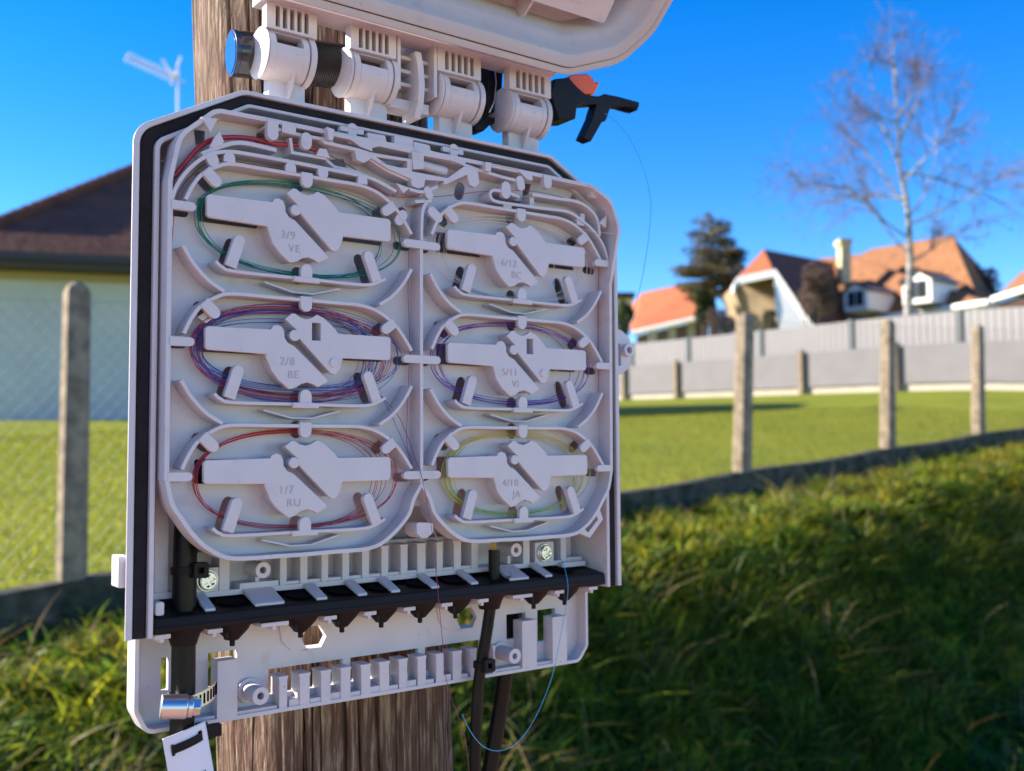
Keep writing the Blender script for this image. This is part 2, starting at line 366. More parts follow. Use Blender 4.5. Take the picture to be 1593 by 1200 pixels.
# =================================================================== FENCE IN FRONT OF THE LAWN
CONC = mat('weathered_concrete', (.30, .235, .16), .9, .2, var=.45, vscale=14, bump=.5, bscale=60, bdist=.004)
WIRE = mat('galvanised_wire', (.20, .20, .19), .5, .5, .6)
def fpt(u, v=0, h=0): x = FP[0] + u * FD[0] + v * FN[0]; y = FP[1] + u * FD[1] + v * FN[1]; return np.array([x, y, zf(u) + h])
fence = empty('chain_link_fence', Matrix.Translation((0, 0, 0)), 'chain link fence on leaning concrete posts along the top of the grassy bank', 'fence')
POSTS = [(-5.3, 0), (-2.7, .01), (.0, .0), (2.9, .03), (5.93, .075), (8.86, .07), (11.45, .07), (14.2, .06), (16.9, .07), (20, .05), (23, .06)]
for u, ln in POSTS:
    b = MB(); w = .061 + .012 * (u > 4); h = 1.44 + random.uniform(-.03, .03)
    ax = np.array([FD[0], FD[1], 0]); ay = np.array([FN[0], FN[1], 0]); p = fpt(u, 0, -.25); top = p + np.array([ax[0] * ln * (h + .25), ax[1] * ln * (h + .25), h + .25])
    sec = lambda c, k, dz=0: [c + ax * sx * w * k + ay * sy * w * k + np.array([0, 0, dz]) for sx, sy in ((-1, -.6), (-.6, -1), (.6, -1), (1, -.6), (1, .6), (.6, 1), (-.6, 1), (-1, .6))]
    b.loft([sec(p, 1.05), sec(top, .92), sec(top, .72, .035), sec(top, .35, .055)], True, True, True)
    b.build('post', CONC, fence, 0, smooth=25)
b = MB(); ax = FD
secs = []
for u in np.arange(-9, 26, .5):
    q = lambda v, h: fpt(u, v, h + .012 * math.sin(u * 2.3))
    secs.append([q(-.09, -.3), q(-.09, .035), q(-.07, .05), q(.07, .05), q(.085, .035), q(.085, -.34)])
b.loft(secs); b.build('kerb', mat('mossy_concrete', (.11, .095, .07), .95, .15, var=.6, vscale=9, col2=(.035, .038, .022), bump=.5, bscale=40, bdist=.006), fence, 0)
b = MB(); H0, H1, pitch = .07, 1.42, .08
def wire(p, q, r=.0009):
    p = np.array(p); q = np.array(q); d = (q - p) / np.linalg.norm(q - p); s = np.cross(d, [FN[0], FN[1], 0]); s /= np.linalg.norm(s); t = np.cross(d, s)
    v = []
    for c in (p, q): v += [c + r * s, c - r * .5 * s + r * .87 * t, c - r * .5 * s - r * .87 * t]
    b.add(v, [(0, 1, 4, 3), (1, 2, 5, 4), (2, 0, 3, 5)])
hh = H1 - H0
for u in np.arange(-5.5, 23, pitch):
    wire(fpt(u, -.075, H0), fpt(u + hh * .95, -.075, H1)); wire(fpt(u + hh * .95, -.073, H0), fpt(u, -.073, H1))
for h in (H0 + .02, .75, H1): 
    for u in np.arange(-5.5, 23, 2.5): wire(fpt(u, -.07, h), fpt(u + 2.5, -.07, h), .0013)
b.build('wire_mesh', WIRE, fence, 0, smooth=0)['kind'] = 'stuff'

# =================================================================== HOUSE ON THE LEFT
def tile_material(name, c1, c2, scale=1.0):
    m = bpy.data.materials.new(name); m.use_nodes = True; nt = m.node_tree; b = nt.nodes['Principled BSDF']; b.inputs['Roughness'].default_value = .85; b.inputs['Specular IOR Level'].default_value = .2
    tc = nt.nodes.new('ShaderNodeTexCoord'); n = nt.nodes.new('ShaderNodeTexNoise'); n.inputs['Scale'].default_value = 2.2 * scale; n.inputs['Detail'].default_value = 8; n.inputs['Roughness'].default_value = .7; nt.links.new(tc.outputs['Object'], n.inputs['Vector'])
    r = nt.nodes.new('ShaderNodeValToRGB'); r.color_ramp.elements[0].position = .33; r.color_ramp.elements[0].color = (*c2, 1); r.color_ramp.elements[1].position = .68; r.color_ramp.elements[1].color = (*c1, 1); nt.links.new(n.outputs[0], r.inputs[0]); nt.links.new(r.outputs[0], b.inputs['Base Color'])
    w = nt.nodes.new('ShaderNodeTexWave'); w.wave_type = 'BANDS'; w.bands_direction = 'Z'; w.inputs['Scale'].default_value = 2.6; w.inputs['Distortion'].default_value = .6; nt.links.new(tc.outputs['Object'], w.inputs['Vector'])
    bp = nt.nodes.new('ShaderNodeBump'); bp.inputs['Strength'].default_value = .6; bp.inputs['Distance'].default_value = .04; nt.links.new(w.outputs[0], bp.inputs['Height']); nt.links.new(bp.outputs[0], b.inputs['Normal']); return m
TILE_BROWN = tile_material('brown_roof_tiles', (.16, .068, .050), (.075, .038, .030))
TILE_ORANGE = tile_material('orange_roof_tiles', (.30, .135, .062), (.16, .075, .036))
TILE_RED = tile_material('red_roof_tiles', (.46, .15, .065), (.30, .09, .04))
RENDER_BLUE = mat('pale_render', (.50, .52, .50), .9, .2, var=.08, vscale=2, bump=.2, bscale=60, bdist=.004)
CREAM = mat('cream_render', (.62, .55, .38), .9, .2, var=.12, vscale=2)
WHITE = mat('white_paint', (.80, .79, .76), .6, .3, var=.05, vscale=3)
DARKWOOD = mat('dark_timber', (.06, .04, .03), .8, .2, var=.3, vscale=6)
GUTTER = mat('dark_gutter', (.035, .03, .03), .5, .4)
OCHRE = mat('ochre_frieze', (.36, .31, .17), .9, .2)
GLASS = mat('window_glass', (.03, .035, .04), .08, .6)
def slab(b, pts, th=.2):
    P = [np.array(p, float) for p in pts]; n = np.zeros(3)
    for i in range(len(P)): n += np.cross(P[i], P[(i + 1) % len(P)])
    n /= np.linalg.norm(n); 
    if n[2] < 0: n = -n
    k = len(P); b.add(P + [p - n * th for p in P], [tuple(range(k)), tuple(reversed(range(k, 2 * k)))] + [(i, k + i, k + (i + 1) % k, (i + 1) % k) for i in range(k)])
def Wmat(x, y, z, ang): return Matrix.Translation((x, y, z)) @ Matrix.Rotation(ang, 4, 'Z')
p0 = at(-95, 388, 20); ang = math.radians(17)
lh = empty('hip_roof_house', Wmat(p0[0], p0[1], 0, ang), 'low house with dark brown hipped roof and pale walls, left behind the wire fence', 'house')
zE = float(p0[2]); LW, LD, LT = 11.5, 10.0, .80
b = MB(); b.box(.8, LW - .8, .8, LD - .8, -1.5, zE + .05); b.build('wall', RENDER_BLUE, lh, 0, smooth=0)
b = MB(); b.box(.78, LW - .78, .78, LD - .78, zE - .42, zE + .04); b.build('frieze', OCHRE, lh, 0, smooth=0)
b = MB(); hz = LD / 2 * LT; e = [(0, 0, zE), (LW, 0, zE), (LW, LD, zE), (0, LD, zE), (LD / 2, LD / 2, zE + hz), (LW - LD / 2, LD / 2, zE + hz)]
b.add(e + [(x, y, zE - .02) for x, y, _ in e[:4]], [(0, 1, 5, 4), (1, 2, 5), (2, 3, 4, 5), (3, 0, 4), (6, 7, 8, 9)])
rf = b.build('roof', TILE_BROWN, lh, 0, smooth=0)
b = MB()
for k in range(3):     # courses of tiles standing proud along the eave
    o = .10 - .22 * k; zz = zE + .03 + .17 * k
    b.box(-.12 + .2 * k, LW + .12 - .2 * k, -.12 + .22 * k, .2 + .22 * k, zz - .03, zz + .10)
b.build('eave_tile_course', mat('brown_eave_tiles', (.34, .15, .11), .8, .2, var=.4, vscale=6), rf, 0, smooth=0)
b = MB(); b.box(-.2, LW + .2, -.22, -.08, zE - .16, zE - .01); b.box(-.1, LW + .1, -.1, .84, zE - .24, zE - .03); b.build('gutter', GUTTER, lh, 0, smooth=0)
b = MB()
for t in np.linspace(.1, LD / 2 - .1, 26): b.tube([(t - .1, t - .1, zE + t * LT - .02), (t + .12, t + .12, zE + t * LT + .16)], [.12, .14], 8)
b.build('hip_tile', TILE_BROWN, rf, 0)
b = MB(); b.box(9.2, 10.6, .70, .86, zE - 2.3, zE - 1.0); wn = b.build('window', WHITE, lh, 0, smooth=0); b = MB(); b.box(9.3, 9.86, .68, .72, zE - 2.2, zE - 1.1); b.box(9.94, 10.5, .68, .72, zE - 2.2, zE - 1.1); b.build('pane', GLASS, wn, 0, smooth=0)
# aerial on the ridge
a0 = at(277, 250, 24.6); an = empty('tv_aerial', Matrix.Identity(4), 'white television aerial on a mast above the brown hipped roof', 'aerial')
ALU = mat('pale_aluminium', (.70, .70, .70), .4, .5, .2)
b = MB(); b.tube([a0 + (0, 0, -1.2), at(277, 98, 24.6)], .036, 8); b.build('mast', ALU, an)
b = MB(); q0, q1 = at(196, 88, 24.2), at(287, 128, 24.9); b.tube([q0, q1], .03, 6); b.build('boom', ALU, an)
b = MB(); dv = (q1 - q0) / np.linalg.norm(q1 - q0); sd = np.cross(dv, [0, 0, 1.0]); sd /= np.linalg.norm(sd)
for t in np.linspace(.02, .8, 13): c = q0 + (q1 - q0) * t; b.tube([c - sd * .32, c + sd * .32], .012, 5)
b.build('element', ALU, an); b = MB()
for px, py in ((240, 92), (270, 88), (255, 132), (262, 112)): b.tube([q0 + (q1 - q0) * .82, at(px + 12, py, 24.6)], .03, 5)
b.build('reflector', ALU, an)

# =================================================================== GREY PANEL FENCE BEHIND THE LAWN
WB, WC = np.array([12.25, 24.6]), np.array([3.8, 38.0]); wdir = (WC - WB) / np.linalg.norm(WC - WB); wn_ = np.array([-wdir[1], wdir[0]])
if wn_[1] > 0: wn_ = -wn_
def on_wall(px):
    d = at(px, 600, 1.0)[:2]; A = np.array([[d[0], -wdir[0]], [d[1], -wdir[1]]]); return float(np.linalg.solve(A, WB)[1])
pf = empty('panel_fence', Matrix.Identity(4), 'long pale grey panel fence with slim posts along the far edge of the lawn', 'fence')
PANEL = mat('pale_grey_panel', (.235, .225, .23), .7, .3, var=.06, vscale=1.5)
SCREEN = mat('grey_screen_panel', (.185, .175, .182), .8, .2, var=.1, vscale=2)
POSTM = mat('blue_grey_post', (.05, .065, .075), .5, .4)
tl = sorted([on_wall(p) for p in (1700, 1497, 1328, 1187, 1073, 985, 915, 860)])
def wpt(t, o, h): p = WB + wdir * t + wn_ * o; return (p[0], p[1], float(height(p[0], p[1])) + h)
def wall_box(b, t0, t1, o0, o1, h0, h1, n=1):
    ts = np.linspace(t0, t1, n + 1); b.loft([[wpt(t, o0, h0), wpt(t, o1, h0), wpt(t, o1, h1), wpt(t, o0, h1)] for t in ts], True, True, True)
tl = [tl[0] - 4] + tl + [tl[-1] + 8]
for t0, t1 in zip(tl[:-1], tl[1:]):
    b = MB(); wall_box(b, t0 + .06, t1 - .06, -.03, .03, .14, 2.0, 3)
    k = max(3, int((t1 - t0) / .22))
    for i in range(k): tt = t0 + .1 + (t1 - t0 - .2) * i / k; wall_box(b, tt, tt + .10, .03, .045, .16, 1.98)
    b.build('panel', PANEL, pf, 0, smooth=0)
for t in tl: b = MB(); wall_box(b, t - .09, t + .09, -.06, .09, -.1, 2.04); b.build('post', POSTM, pf, 0, smooth=0)
b = MB(); wall_box(b, tl[0], tl[-1], -.09, .26, -.3, .18, 30); b.build('plinth', mat('pale_plinth', (.42, .37, .30), .85, .2, var=.1, vscale=3), pf, 0, smooth=0)
lf = empty('screened_low_fence', Matrix.Identity(4), 'low fence with darker grey screening on short posts before the grey panels', 'fence')
ll_ = [on_wall(p) for p in (1640, 1410, 1262, 1066, 984, 930)]
for t0, t1 in zip(ll_[:-1], ll_[1:]): b = MB(); wall_box(b, t0 + .05, t1 - .05, .30, .32, .20, 1.2, 3); b.build('screen', SCREEN, lf, 0, smooth=0)
for t in ll_: b = MB(); wall_box(b, t - .07, t + .07, .33, .47, -.1, 1.3); b.build('post', CONC, lf, 0, smooth=0)

# =================================================================== HOUSES UP THE HILL
def base_wall(b, pts, drop=5.0, inset=0): 
    for p, q in zip(pts[:-1], pts[1:]):
        p, q = np.array(p), np.array(q); d = (q - p); d[2] = 0; d /= np.linalg.norm(d); n = np.array([-d[1], d[0], 0]) * .25
        b.add([p, q, q - (0, 0, drop), p - (0, 0, drop), p + n, q + n, q + n - (0, 0, drop), p + n - (0, 0, drop)], [(0, 1, 2, 3), (4, 5, 6, 7), (0, 1, 5, 4), (1, 2, 6, 5), (0, 3, 7, 4)])
I4 = Matrix.Identity(4)
bh = empty('dormer_house', I4, 'big house with orange mansard roof, white dormers and a cream chimney', 'house')
EL, ER = at(1296, 505, 79), at(1537, 470, 66)
RL, RM, RR_ = at(1327, 402, 84), at(1357, 387, 83), at(1481, 366, 75)
b = MB(); slab(b, [EL, ER, at(1519, 458, 70), RR_, at(1410, 379, 80), RM, RL], .3)
BRc = at(1556, 458, 82); slab(b, [ER + np.array((0,.3,0)), at(1562, 462, 78), at(1549, 452, 78), at(1518, 407, 78), RR_, at(1519, 458, 70.3)], .3); slab(b, [RR_, at(1410, 379, 80), RM, RL, at(1325, 470, 100), at(1550, 455, 95)], .3)
rf = b.build('roof', TILE_ORANGE, bh, 0, smooth=0)
b = MB(); slab(b, [at(1262, 506, 82), at(1318, 500, 80), at(1340, 396, 86), at(1272, 403, 90)], .3); b.build('wing_roof', TILE_ORANGE, bh, 0, smooth=0)
inn = np.array([-.3, .8, -.25]); b = MB(); base_wall(b, [EL + inn, ER + inn], 6); base_wall(b, [ER + inn, at(1556, 470, 84)], 6); b.build('wall', CREAM, bh, 0, smooth=0)
b = MB(); b.tube([EL + (0, -.15, -.05), ER + (0, -.15, -.05)], .22, 8); b.build('gutter', WHITE, bh, 0)
def vbox(b, px0, py0, px1, py1, d0, d1):
    f = [at(px0, py0, d0), at(px1, py0, d0), at(px1, py1, d0), at(px0, py1, d0)]; s = np.array([0, 1.0, 0]) * (d1 - d0); g = [p + s for p in f]
    b.add(f + g, [(0, 1, 2, 3), (7, 6, 5, 4), (0, 4, 5, 1), (1, 5, 6, 2), (2, 6, 7, 3), (3, 7, 4, 0)])
b = MB(); vbox(b, 1309, 378, 1324, 440, 78, 79.1); vbox(b, 1307, 371, 1326, 379, 77.8, 79.3); ch = b.build('chimney', mat('cream_chimney', (.60, .50, .30), .9, .2, var=.35, vscale=2.5), rf, 0, smooth=0)
for (px, py, d, w, h) in ((1331, 461, 73.5, 1.9, 2.1), (1426, 446, 69.5, 2.1, 2.3)):
    c = at(px, py, d); M = Wmat(c[0], c[1], c[2] - h / 2, math.radians(-52)); dm = None
    b = MB(); b.box(-w / 2, w / 2, 0, 3.4, 0, h * .74, M); b.add([(-w / 2, 0, h * .74), (w / 2, 0, h * .74), (0, 0, h), (-w / 2, 3.4, h * .74), (w / 2, 3.4, h * .74), (0, 3.4, h)], [(0, 1, 2), (3, 5, 4), (0, 3, 4, 1), (0, 2, 5, 3), (1, 4, 5, 2)], M); dm = b.build('dormer', WHITE, bh, 0, smooth=0)
    b = MB(); s_ = w * .62
    slab(b, [M @ Vector(v) for v in ((0, -.25, h + .08), (0, 3.6, h + .08), (s_, 3.6, h * .66), (s_, -.25, h * .66))], .1); slab(b, [M @ Vector(v) for v in ((0, -.25, h + .08), (0, 3.6, h + .08), (-s_, 3.6, h * .66), (-s_, -.25, h * .66))], .1); b.build('dormer_roof', TILE_BROWN, dm, 0, smooth=0)
    b = MB(); b.box(-w * .33, -.05, -.05, 0, h * .16, h * .66, M); b.box(.05, w * .33, -.05, 0, h * .16, h * .66, M); b.build('pane', GLASS, dm, 0, smooth=0)
# white gable house
gh = empty('gable_house', I4, 'house with broad white gable boards and a steep tiled roof coloured dark as in shade', 'house')
A1, A2, A3, A4 = at(1138, 446, 66), at(1146, 433, 66), at(1203, 421, 65), at(1264, 511, 63.5)
RG = at(1188, 388, 69)
b = MB(); slab(b, [A2, A3, RG], .25); b.build('half_hip', TILE_RED, gh, 0, smooth=0)
b = MB(); slab(b, [A3, A4, at(1320, 512, 76), at(1296, 409, 80), RG], .25); slab(b, [RG, at(1296, 409, 80), at(1230, 470, 90), at(1148, 440, 78), A2], .25); b.build('roof', TILE_BROWN, gh, 0, smooth=0)  # brown tiles paint the unlit slopes dark; the lit half hip stays red
def board(b, p, q, w, dep, drop=(0, 0, -1)):
    p, q = np.array(p), np.array(q); dr = np.array(drop, float) * w; s = np.array([0, 1.0, 0]) * dep
    b.add([p, q, q + dr, p + dr, p + s, q + s, q + dr + s, p + dr + s], [(0, 1, 2, 3), (7, 6, 5, 4), (0, 4, 5, 1), (1, 5, 6, 2), (2, 6, 7, 3), (3, 7, 4, 0)])
f_ = np.array([0, -.5, 0]); b = MB(); board(b, A2 + f_, A3 + f_, .45, .5); board(b, A1 + f_, A2 + f_, .45, .5); board(b, A3 + f_, A4 + f_, 1.0, .5); 
b.add([A3 + f_ + (0, .1, -.2), A4 + f_ + (0, .1, 0), at(1212, 513, 63.7), at(1206, 478, 64)] , [(0, 1, 2, 3)]); b.build('gable_board', WHITE, gh, 0, smooth=0)
b = MB(); bw = [at(1141, 450, 69), at(1150, 438, 69), at(1202, 428, 68.5), at(1262, 514, 66.5), at(1262, 560, 66.5), at(1180, 560, 69)]; b.add(bw + [np.array(p) + (0, 4, 0) for p in bw], [tuple(range(6))] + [(i, (i + 1) % 6, 6 + (i + 1) % 6, 6 + i) for i in range(6)]); b.build('gable_wall', mat('tan_gable', (.38, .28, .18), .9, .2, var=.3, vscale=1.2), gh, 0, smooth=0)
# bungalow further left
bg_ = empty('tiled_bungalow', I4, 'low house with bright red orange roof beside the dark conifer', 'house')
B1, B2, B3, B4 = at(966, 492, 84), at(1104, 489, 80), at(1086, 437, 86), at(998, 456, 90)
B0 = at(984, 515, 80); b = MB(); slab(b, [B0, at(1104, 488, 78), B3, B4], .25); slab(b, [B0, B4, at(962, 500, 92)], .25); slab(b, [B3, B4, at(962, 500, 98), at(1110, 490, 96)], .25); b.build('roof', TILE_RED, bg_, 0, smooth=0)
b = MB(); base_wall(b, [B0 + (.4, .8, -.3), at(1104, 491, 79) + (0, .8, -.2)], 5); b.build('wall', mat('brown_render', (.24, .17, .11), .9, .2, var=.3, vscale=1), bg_, 0, smooth=0)
b = MB(); b.tube([B0 + (0, -.1, -.2), at(1104, 488, 78) + (0, -.1, -.2)], .2, 6); b.build('gutter', WHITE, bg_, 0)
b = MB()
for px in (1010, 1040, 1070): vbox(b, px, 515 - (px - 984) * .22 + 4, px + 12, 545 - (px - 984) * .22, 79.3, 79.5)
b.build('window', mat('white_shutter', (.55, .5, .42), .7), bg_, 0, smooth=0)
fw = empty('pale_house', I4, 'small pale house seen at the left edge of the red roofed bungalow', 'house')
b = MB(); vbox(b, 930, 461, 984, 500, 108, 116); b.build('wall', CREAM, fw, 0, smooth=0); b = MB(); vbox(b, 926, 455, 988, 462, 107, 117); b.build('roof', DARKWOOD, fw, 0, smooth=0)
rh = empty('edge_house', I4, 'tiled roof with white gutter at the right edge behind the panel fence', 'house')
E1, E2, E3, E4 = at(1545, 466, 62), at(1650, 434, 54), at(1650, 395, 60), at(1588, 424, 66)
b = MB(); slab(b, [E1, E2, E3, E4], .25); slab(b, [E4, E3, at(1660, 440, 74), at(1548, 464, 78)], .25); b.build('roof', TILE_ORANGE, rh, 0, smooth=0)
b = MB(); b.tube([E1, E2], .2, 8); b.build('gutter', WHITE, rh, 0); b = MB(); base_wall(b, [E1 + (.4, .6, -.2), E2 + (.2, .6, -.2)], 6); b.build('wall', DARKWOOD, rh, 0, smooth=0)

# =================================================================== TREES AND SHRUBS
def leaf_cloud(b, centers, radii, n, size, flat=1.0, thin=1.0):
    k = len(centers); wts = np.array([r[0] * r[1] * r[2] for r in radii]); ci = rng.choice(k, n, p=wts / wts.sum())
    for i in ci:
        d = rng.normal(size=3); d /= np.linalg.norm(d); rr = rng.uniform(.25, 1) ** .5; c = np.array(centers[i]) + d * np.array(radii[i]) * rr
        a = rng.normal(size=3); a /= np.linalg.norm(a); q = np.cross(a, rng.normal(size=3)); q /= np.linalg.norm(q); s = size * rng.uniform(.5, 1.3); a = a * s; q = q * s * thin; a[2] *= flat; q[2] *= flat
        b.add([c - a, c + q, c + a, c - q], [(0, 1, 2, 3)])
LEAFD = mat('dark_conifer_needles', (.19, .15, .085), .7, .2, var=.5, vscale=1.2, col2=(.09, .085, .045))
LEAFG = mat('green_shrub_leaves', (.06, .085, .022), .7, .2, var=.5, vscale=1.5)
TWIG = mat('bare_twigs', (.15, .10, .08), .8, .2, var=.4, vscale=3)
TWIGB = mat('birch_twigs', (.21, .14, .115), .8, .2, var=.3, vscale=3)
BARK = mat('brown_bark', (.09, .065, .05), .9, .2, var=.4, vscale=4)
BIRCH = mat('white_birch_bark', (.40, .37, .34), .8, .25, var=.55, vscale=2.6, col2=(.14, .12, .11), bump=.3, bscale=30, bdist=.01, stretch=(1, 1, 2.2))
def base_on(p): return float(height(p[0], p[1]))
def tree_root(name, px, d, label, cat, group=None):
    p = at(px, 600, d); return empty(name, Matrix.Translation((p[0], p[1], base_on(p))), label, cat, group), p, base_on(p)
# conifer
t, p, zb = tree_root('conifer', 1110, 74, 'tall dark conifer with ragged layered branches beside the red roof', 'tree'); top = at(1106, 330, 74)[2] - zb; s = 74 / F_PX
b = MB(); b.tube([(0, 0, -.5), (.1, .05, top * .5), (0, 0, top)], [.32, .2, .03], 10); b.build('trunk', BARK, t)
b = MB(); zl = at(1106, 462, 74)[2] - zb; cs, rs = [], []
for h in np.linspace(zl, top - .2, 17):
    f = (h - zl) / (top - zl); R_ = (74 * (1 - f) ** .55 * min(1, .55 + f * 2) + 8) * s * rng.uniform(.75, 1.1)
    for k in range(int(5 + 4 * (1 - f))): a = rng.uniform(0, 6.28); q = R_ * rng.uniform(.35, .8); cs.append((q * math.cos(a), q * math.sin(a), h + rng.uniform(-.2, .2))); rs.append((R_ * .40, R_ * .40, .30))
leaf_cloud(b, cs, rs, 15000, .17, .5, .5); b.build('crown', LEAFD, t, 0, smooth=0)
# birch, bare in winter
t, p, zb = tree_root('birch', 1408, 40, 'bare white barked birch with fine twigs rising above the orange roof', 'tree')
loc = lambda px, py, dd=0: np.array(at(px, py, 40 + dd)) - (p[0], p[1], zb)
trunk = catmull([(0.0, 0, -.5), loc(1413, 480), loc(1416, 400), loc(1411, 320), loc(1400, 260), loc(1397, 190), loc(1390, 120), loc(1383, 40)], 5)
b = MB(); b.tube(trunk, np.linspace(.2, .012, len(trunk)) * np.linspace(1, .55, len(trunk)), 10); tw = MB()
def branch(start, d, L, r, depth):
    d = np.array(d, float); d /= np.linalg.norm(d); P = [np.array(start)]; n = 6
    for i in range(n): d = d + rng.normal(0, .10, 3) + np.array([0, 0, .015 if depth < 2 else -.06]); d /= np.linalg.norm(d); P.append(P[-1] + d * L / n)
    (b if depth == 0 else tw).tube(P, np.linspace(r, r * .25, n + 1), 6 if depth == 0 else 3)
    if depth >= 3: return
    for k in range((9, 7, 5)[depth]):
        i = rng.integers(2, n + 1); t_ = rng.normal(0, 1, 3); t_[2] *= .6; t_ -= t_.dot(d) * d; t_ /= np.linalg.norm(t_)
        branch(P[i], d * .8 + t_ * rng.uniform(.5, 1.0), L * rng.uniform(.38, .6), r * (.42 if depth else .38), depth + 1)
for (px, py), (qx, qy), dd in (((1416, 400), (1330, 300), 1), ((1414, 410), (1500, 330), -1), ((1414, 370), (1280, 290), -1.4), ((1412, 340), (1545, 215), 1), ((1410, 320), (1300, 230), 1.5), ((1405, 290), (1480, 190), -1.5), ((1400, 262), (1345, 120), .6), ((1402, 270), (1530, 260), 2), ((1399, 220), (1450, 110), 1), ((1397, 190), (1345, 160), -1), ((1394, 150), (1420, 60), 0), ((1412, 350), (1560, 300), -2), ((1408, 310), (1260, 290), 2), ((1397, 180), (1440, 130), -1)):
    s0, s1 = loc(px, py), loc(qx, qy, dd); branch(s0, s1 - s0, np.linalg.norm(s1 - s0), .055, 0)
b.build('trunk', BIRCH, t); tw.build('twigs', TWIGB, t, 0, smooth=0)
lv = MB(); tv = np.array(tw.v)
for q in tv[rng.integers(0, len(tv), 4200)]:
    c_ = q + rng.normal(0, .11, 3); a_ = rng.normal(size=3); a_ *= rng.uniform(.02, .05) / np.linalg.norm(a_); e_ = np.cross(a_, rng.normal(size=3)); e_ *= rng.uniform(.015, .04) / np.linalg.norm(e_); lv.add([c_ - a_, c_ + e_, c_ + a_, c_ - e_], [(0, 1, 2, 3)])
lv.build('catkins', mat('brown_catkins', (.17, .10, .065), .8, .1), t, 0, smooth=0)
# bare brown shrubs and evergreens
def shrub(name, px, py, d, wpx, hpx, m, n, size, label, cat, thin=.5, group=None, n_c=9):
    s = d / F_PX; t, p, zb = tree_root(name, px, d, label, cat, group); c = np.array(at(px, py, d)) - (p[0], p[1], zb)
    b = MB(); cs = [c + np.array([rng.uniform(-.6, .6) * wpx * s, rng.uniform(-.5, .5) * wpx * s, rng.uniform(-.6, .6) * hpx * s]) for _ in range(n_c)]; rs = [(wpx * s * rng.uniform(.35, .55), wpx * s * .45, hpx * s * rng.uniform(.35, .55)) for _ in cs]
    leaf_cloud(b, cs, rs, n, size, 1, thin); b.build('crown', m, t, 0, smooth=0)
    b = MB()
    for k in range(6): a = rng.uniform(0, 6.28); b.tube([(.1 * math.cos(a), .1 * math.sin(a), -.3), tuple(c + np.array([math.cos(a) * .4 * wpx * s, math.sin(a) * .4 * wpx * s, hpx * s * .3]))], [.07, .02], 6)
    b.build('trunk', BARK, t); return t
shrub('bare_bush', 1264, 452, 60, 42, 42, TWIG, 4200, .2, 'large bare brown bush between the white gable and the first dormer', 'bush', .12)
shrub('evergreen_bush', 1098, 478, 70, 22, 30, LEAFG, 2000, .16, 'green bush under the dark conifer', 'bush', .6)
shrub('bare_bush', 1122, 508, 66, 26, 30, TWIG, 2200, .16, 'small brown bush at the foot of the conifer', 'bush', .2)
shrub('evergreen_bush', 972, 500, 72, 16, 30, LEAFG, 1800, .16, 'green bush next to the latch of the grey box', 'bush', .6)
shrub('evergreen_bush', 1198, 500, 62, 16, 18, LEAFD, 900, .14, 'dark bush below the white gable', 'bush', .6)
shrub('bare_bush', 1530, 440, 76, 22, 30, TWIG, 2000, .16, 'brown bush against the right end of the orange mansard roof', 'bush', .2)
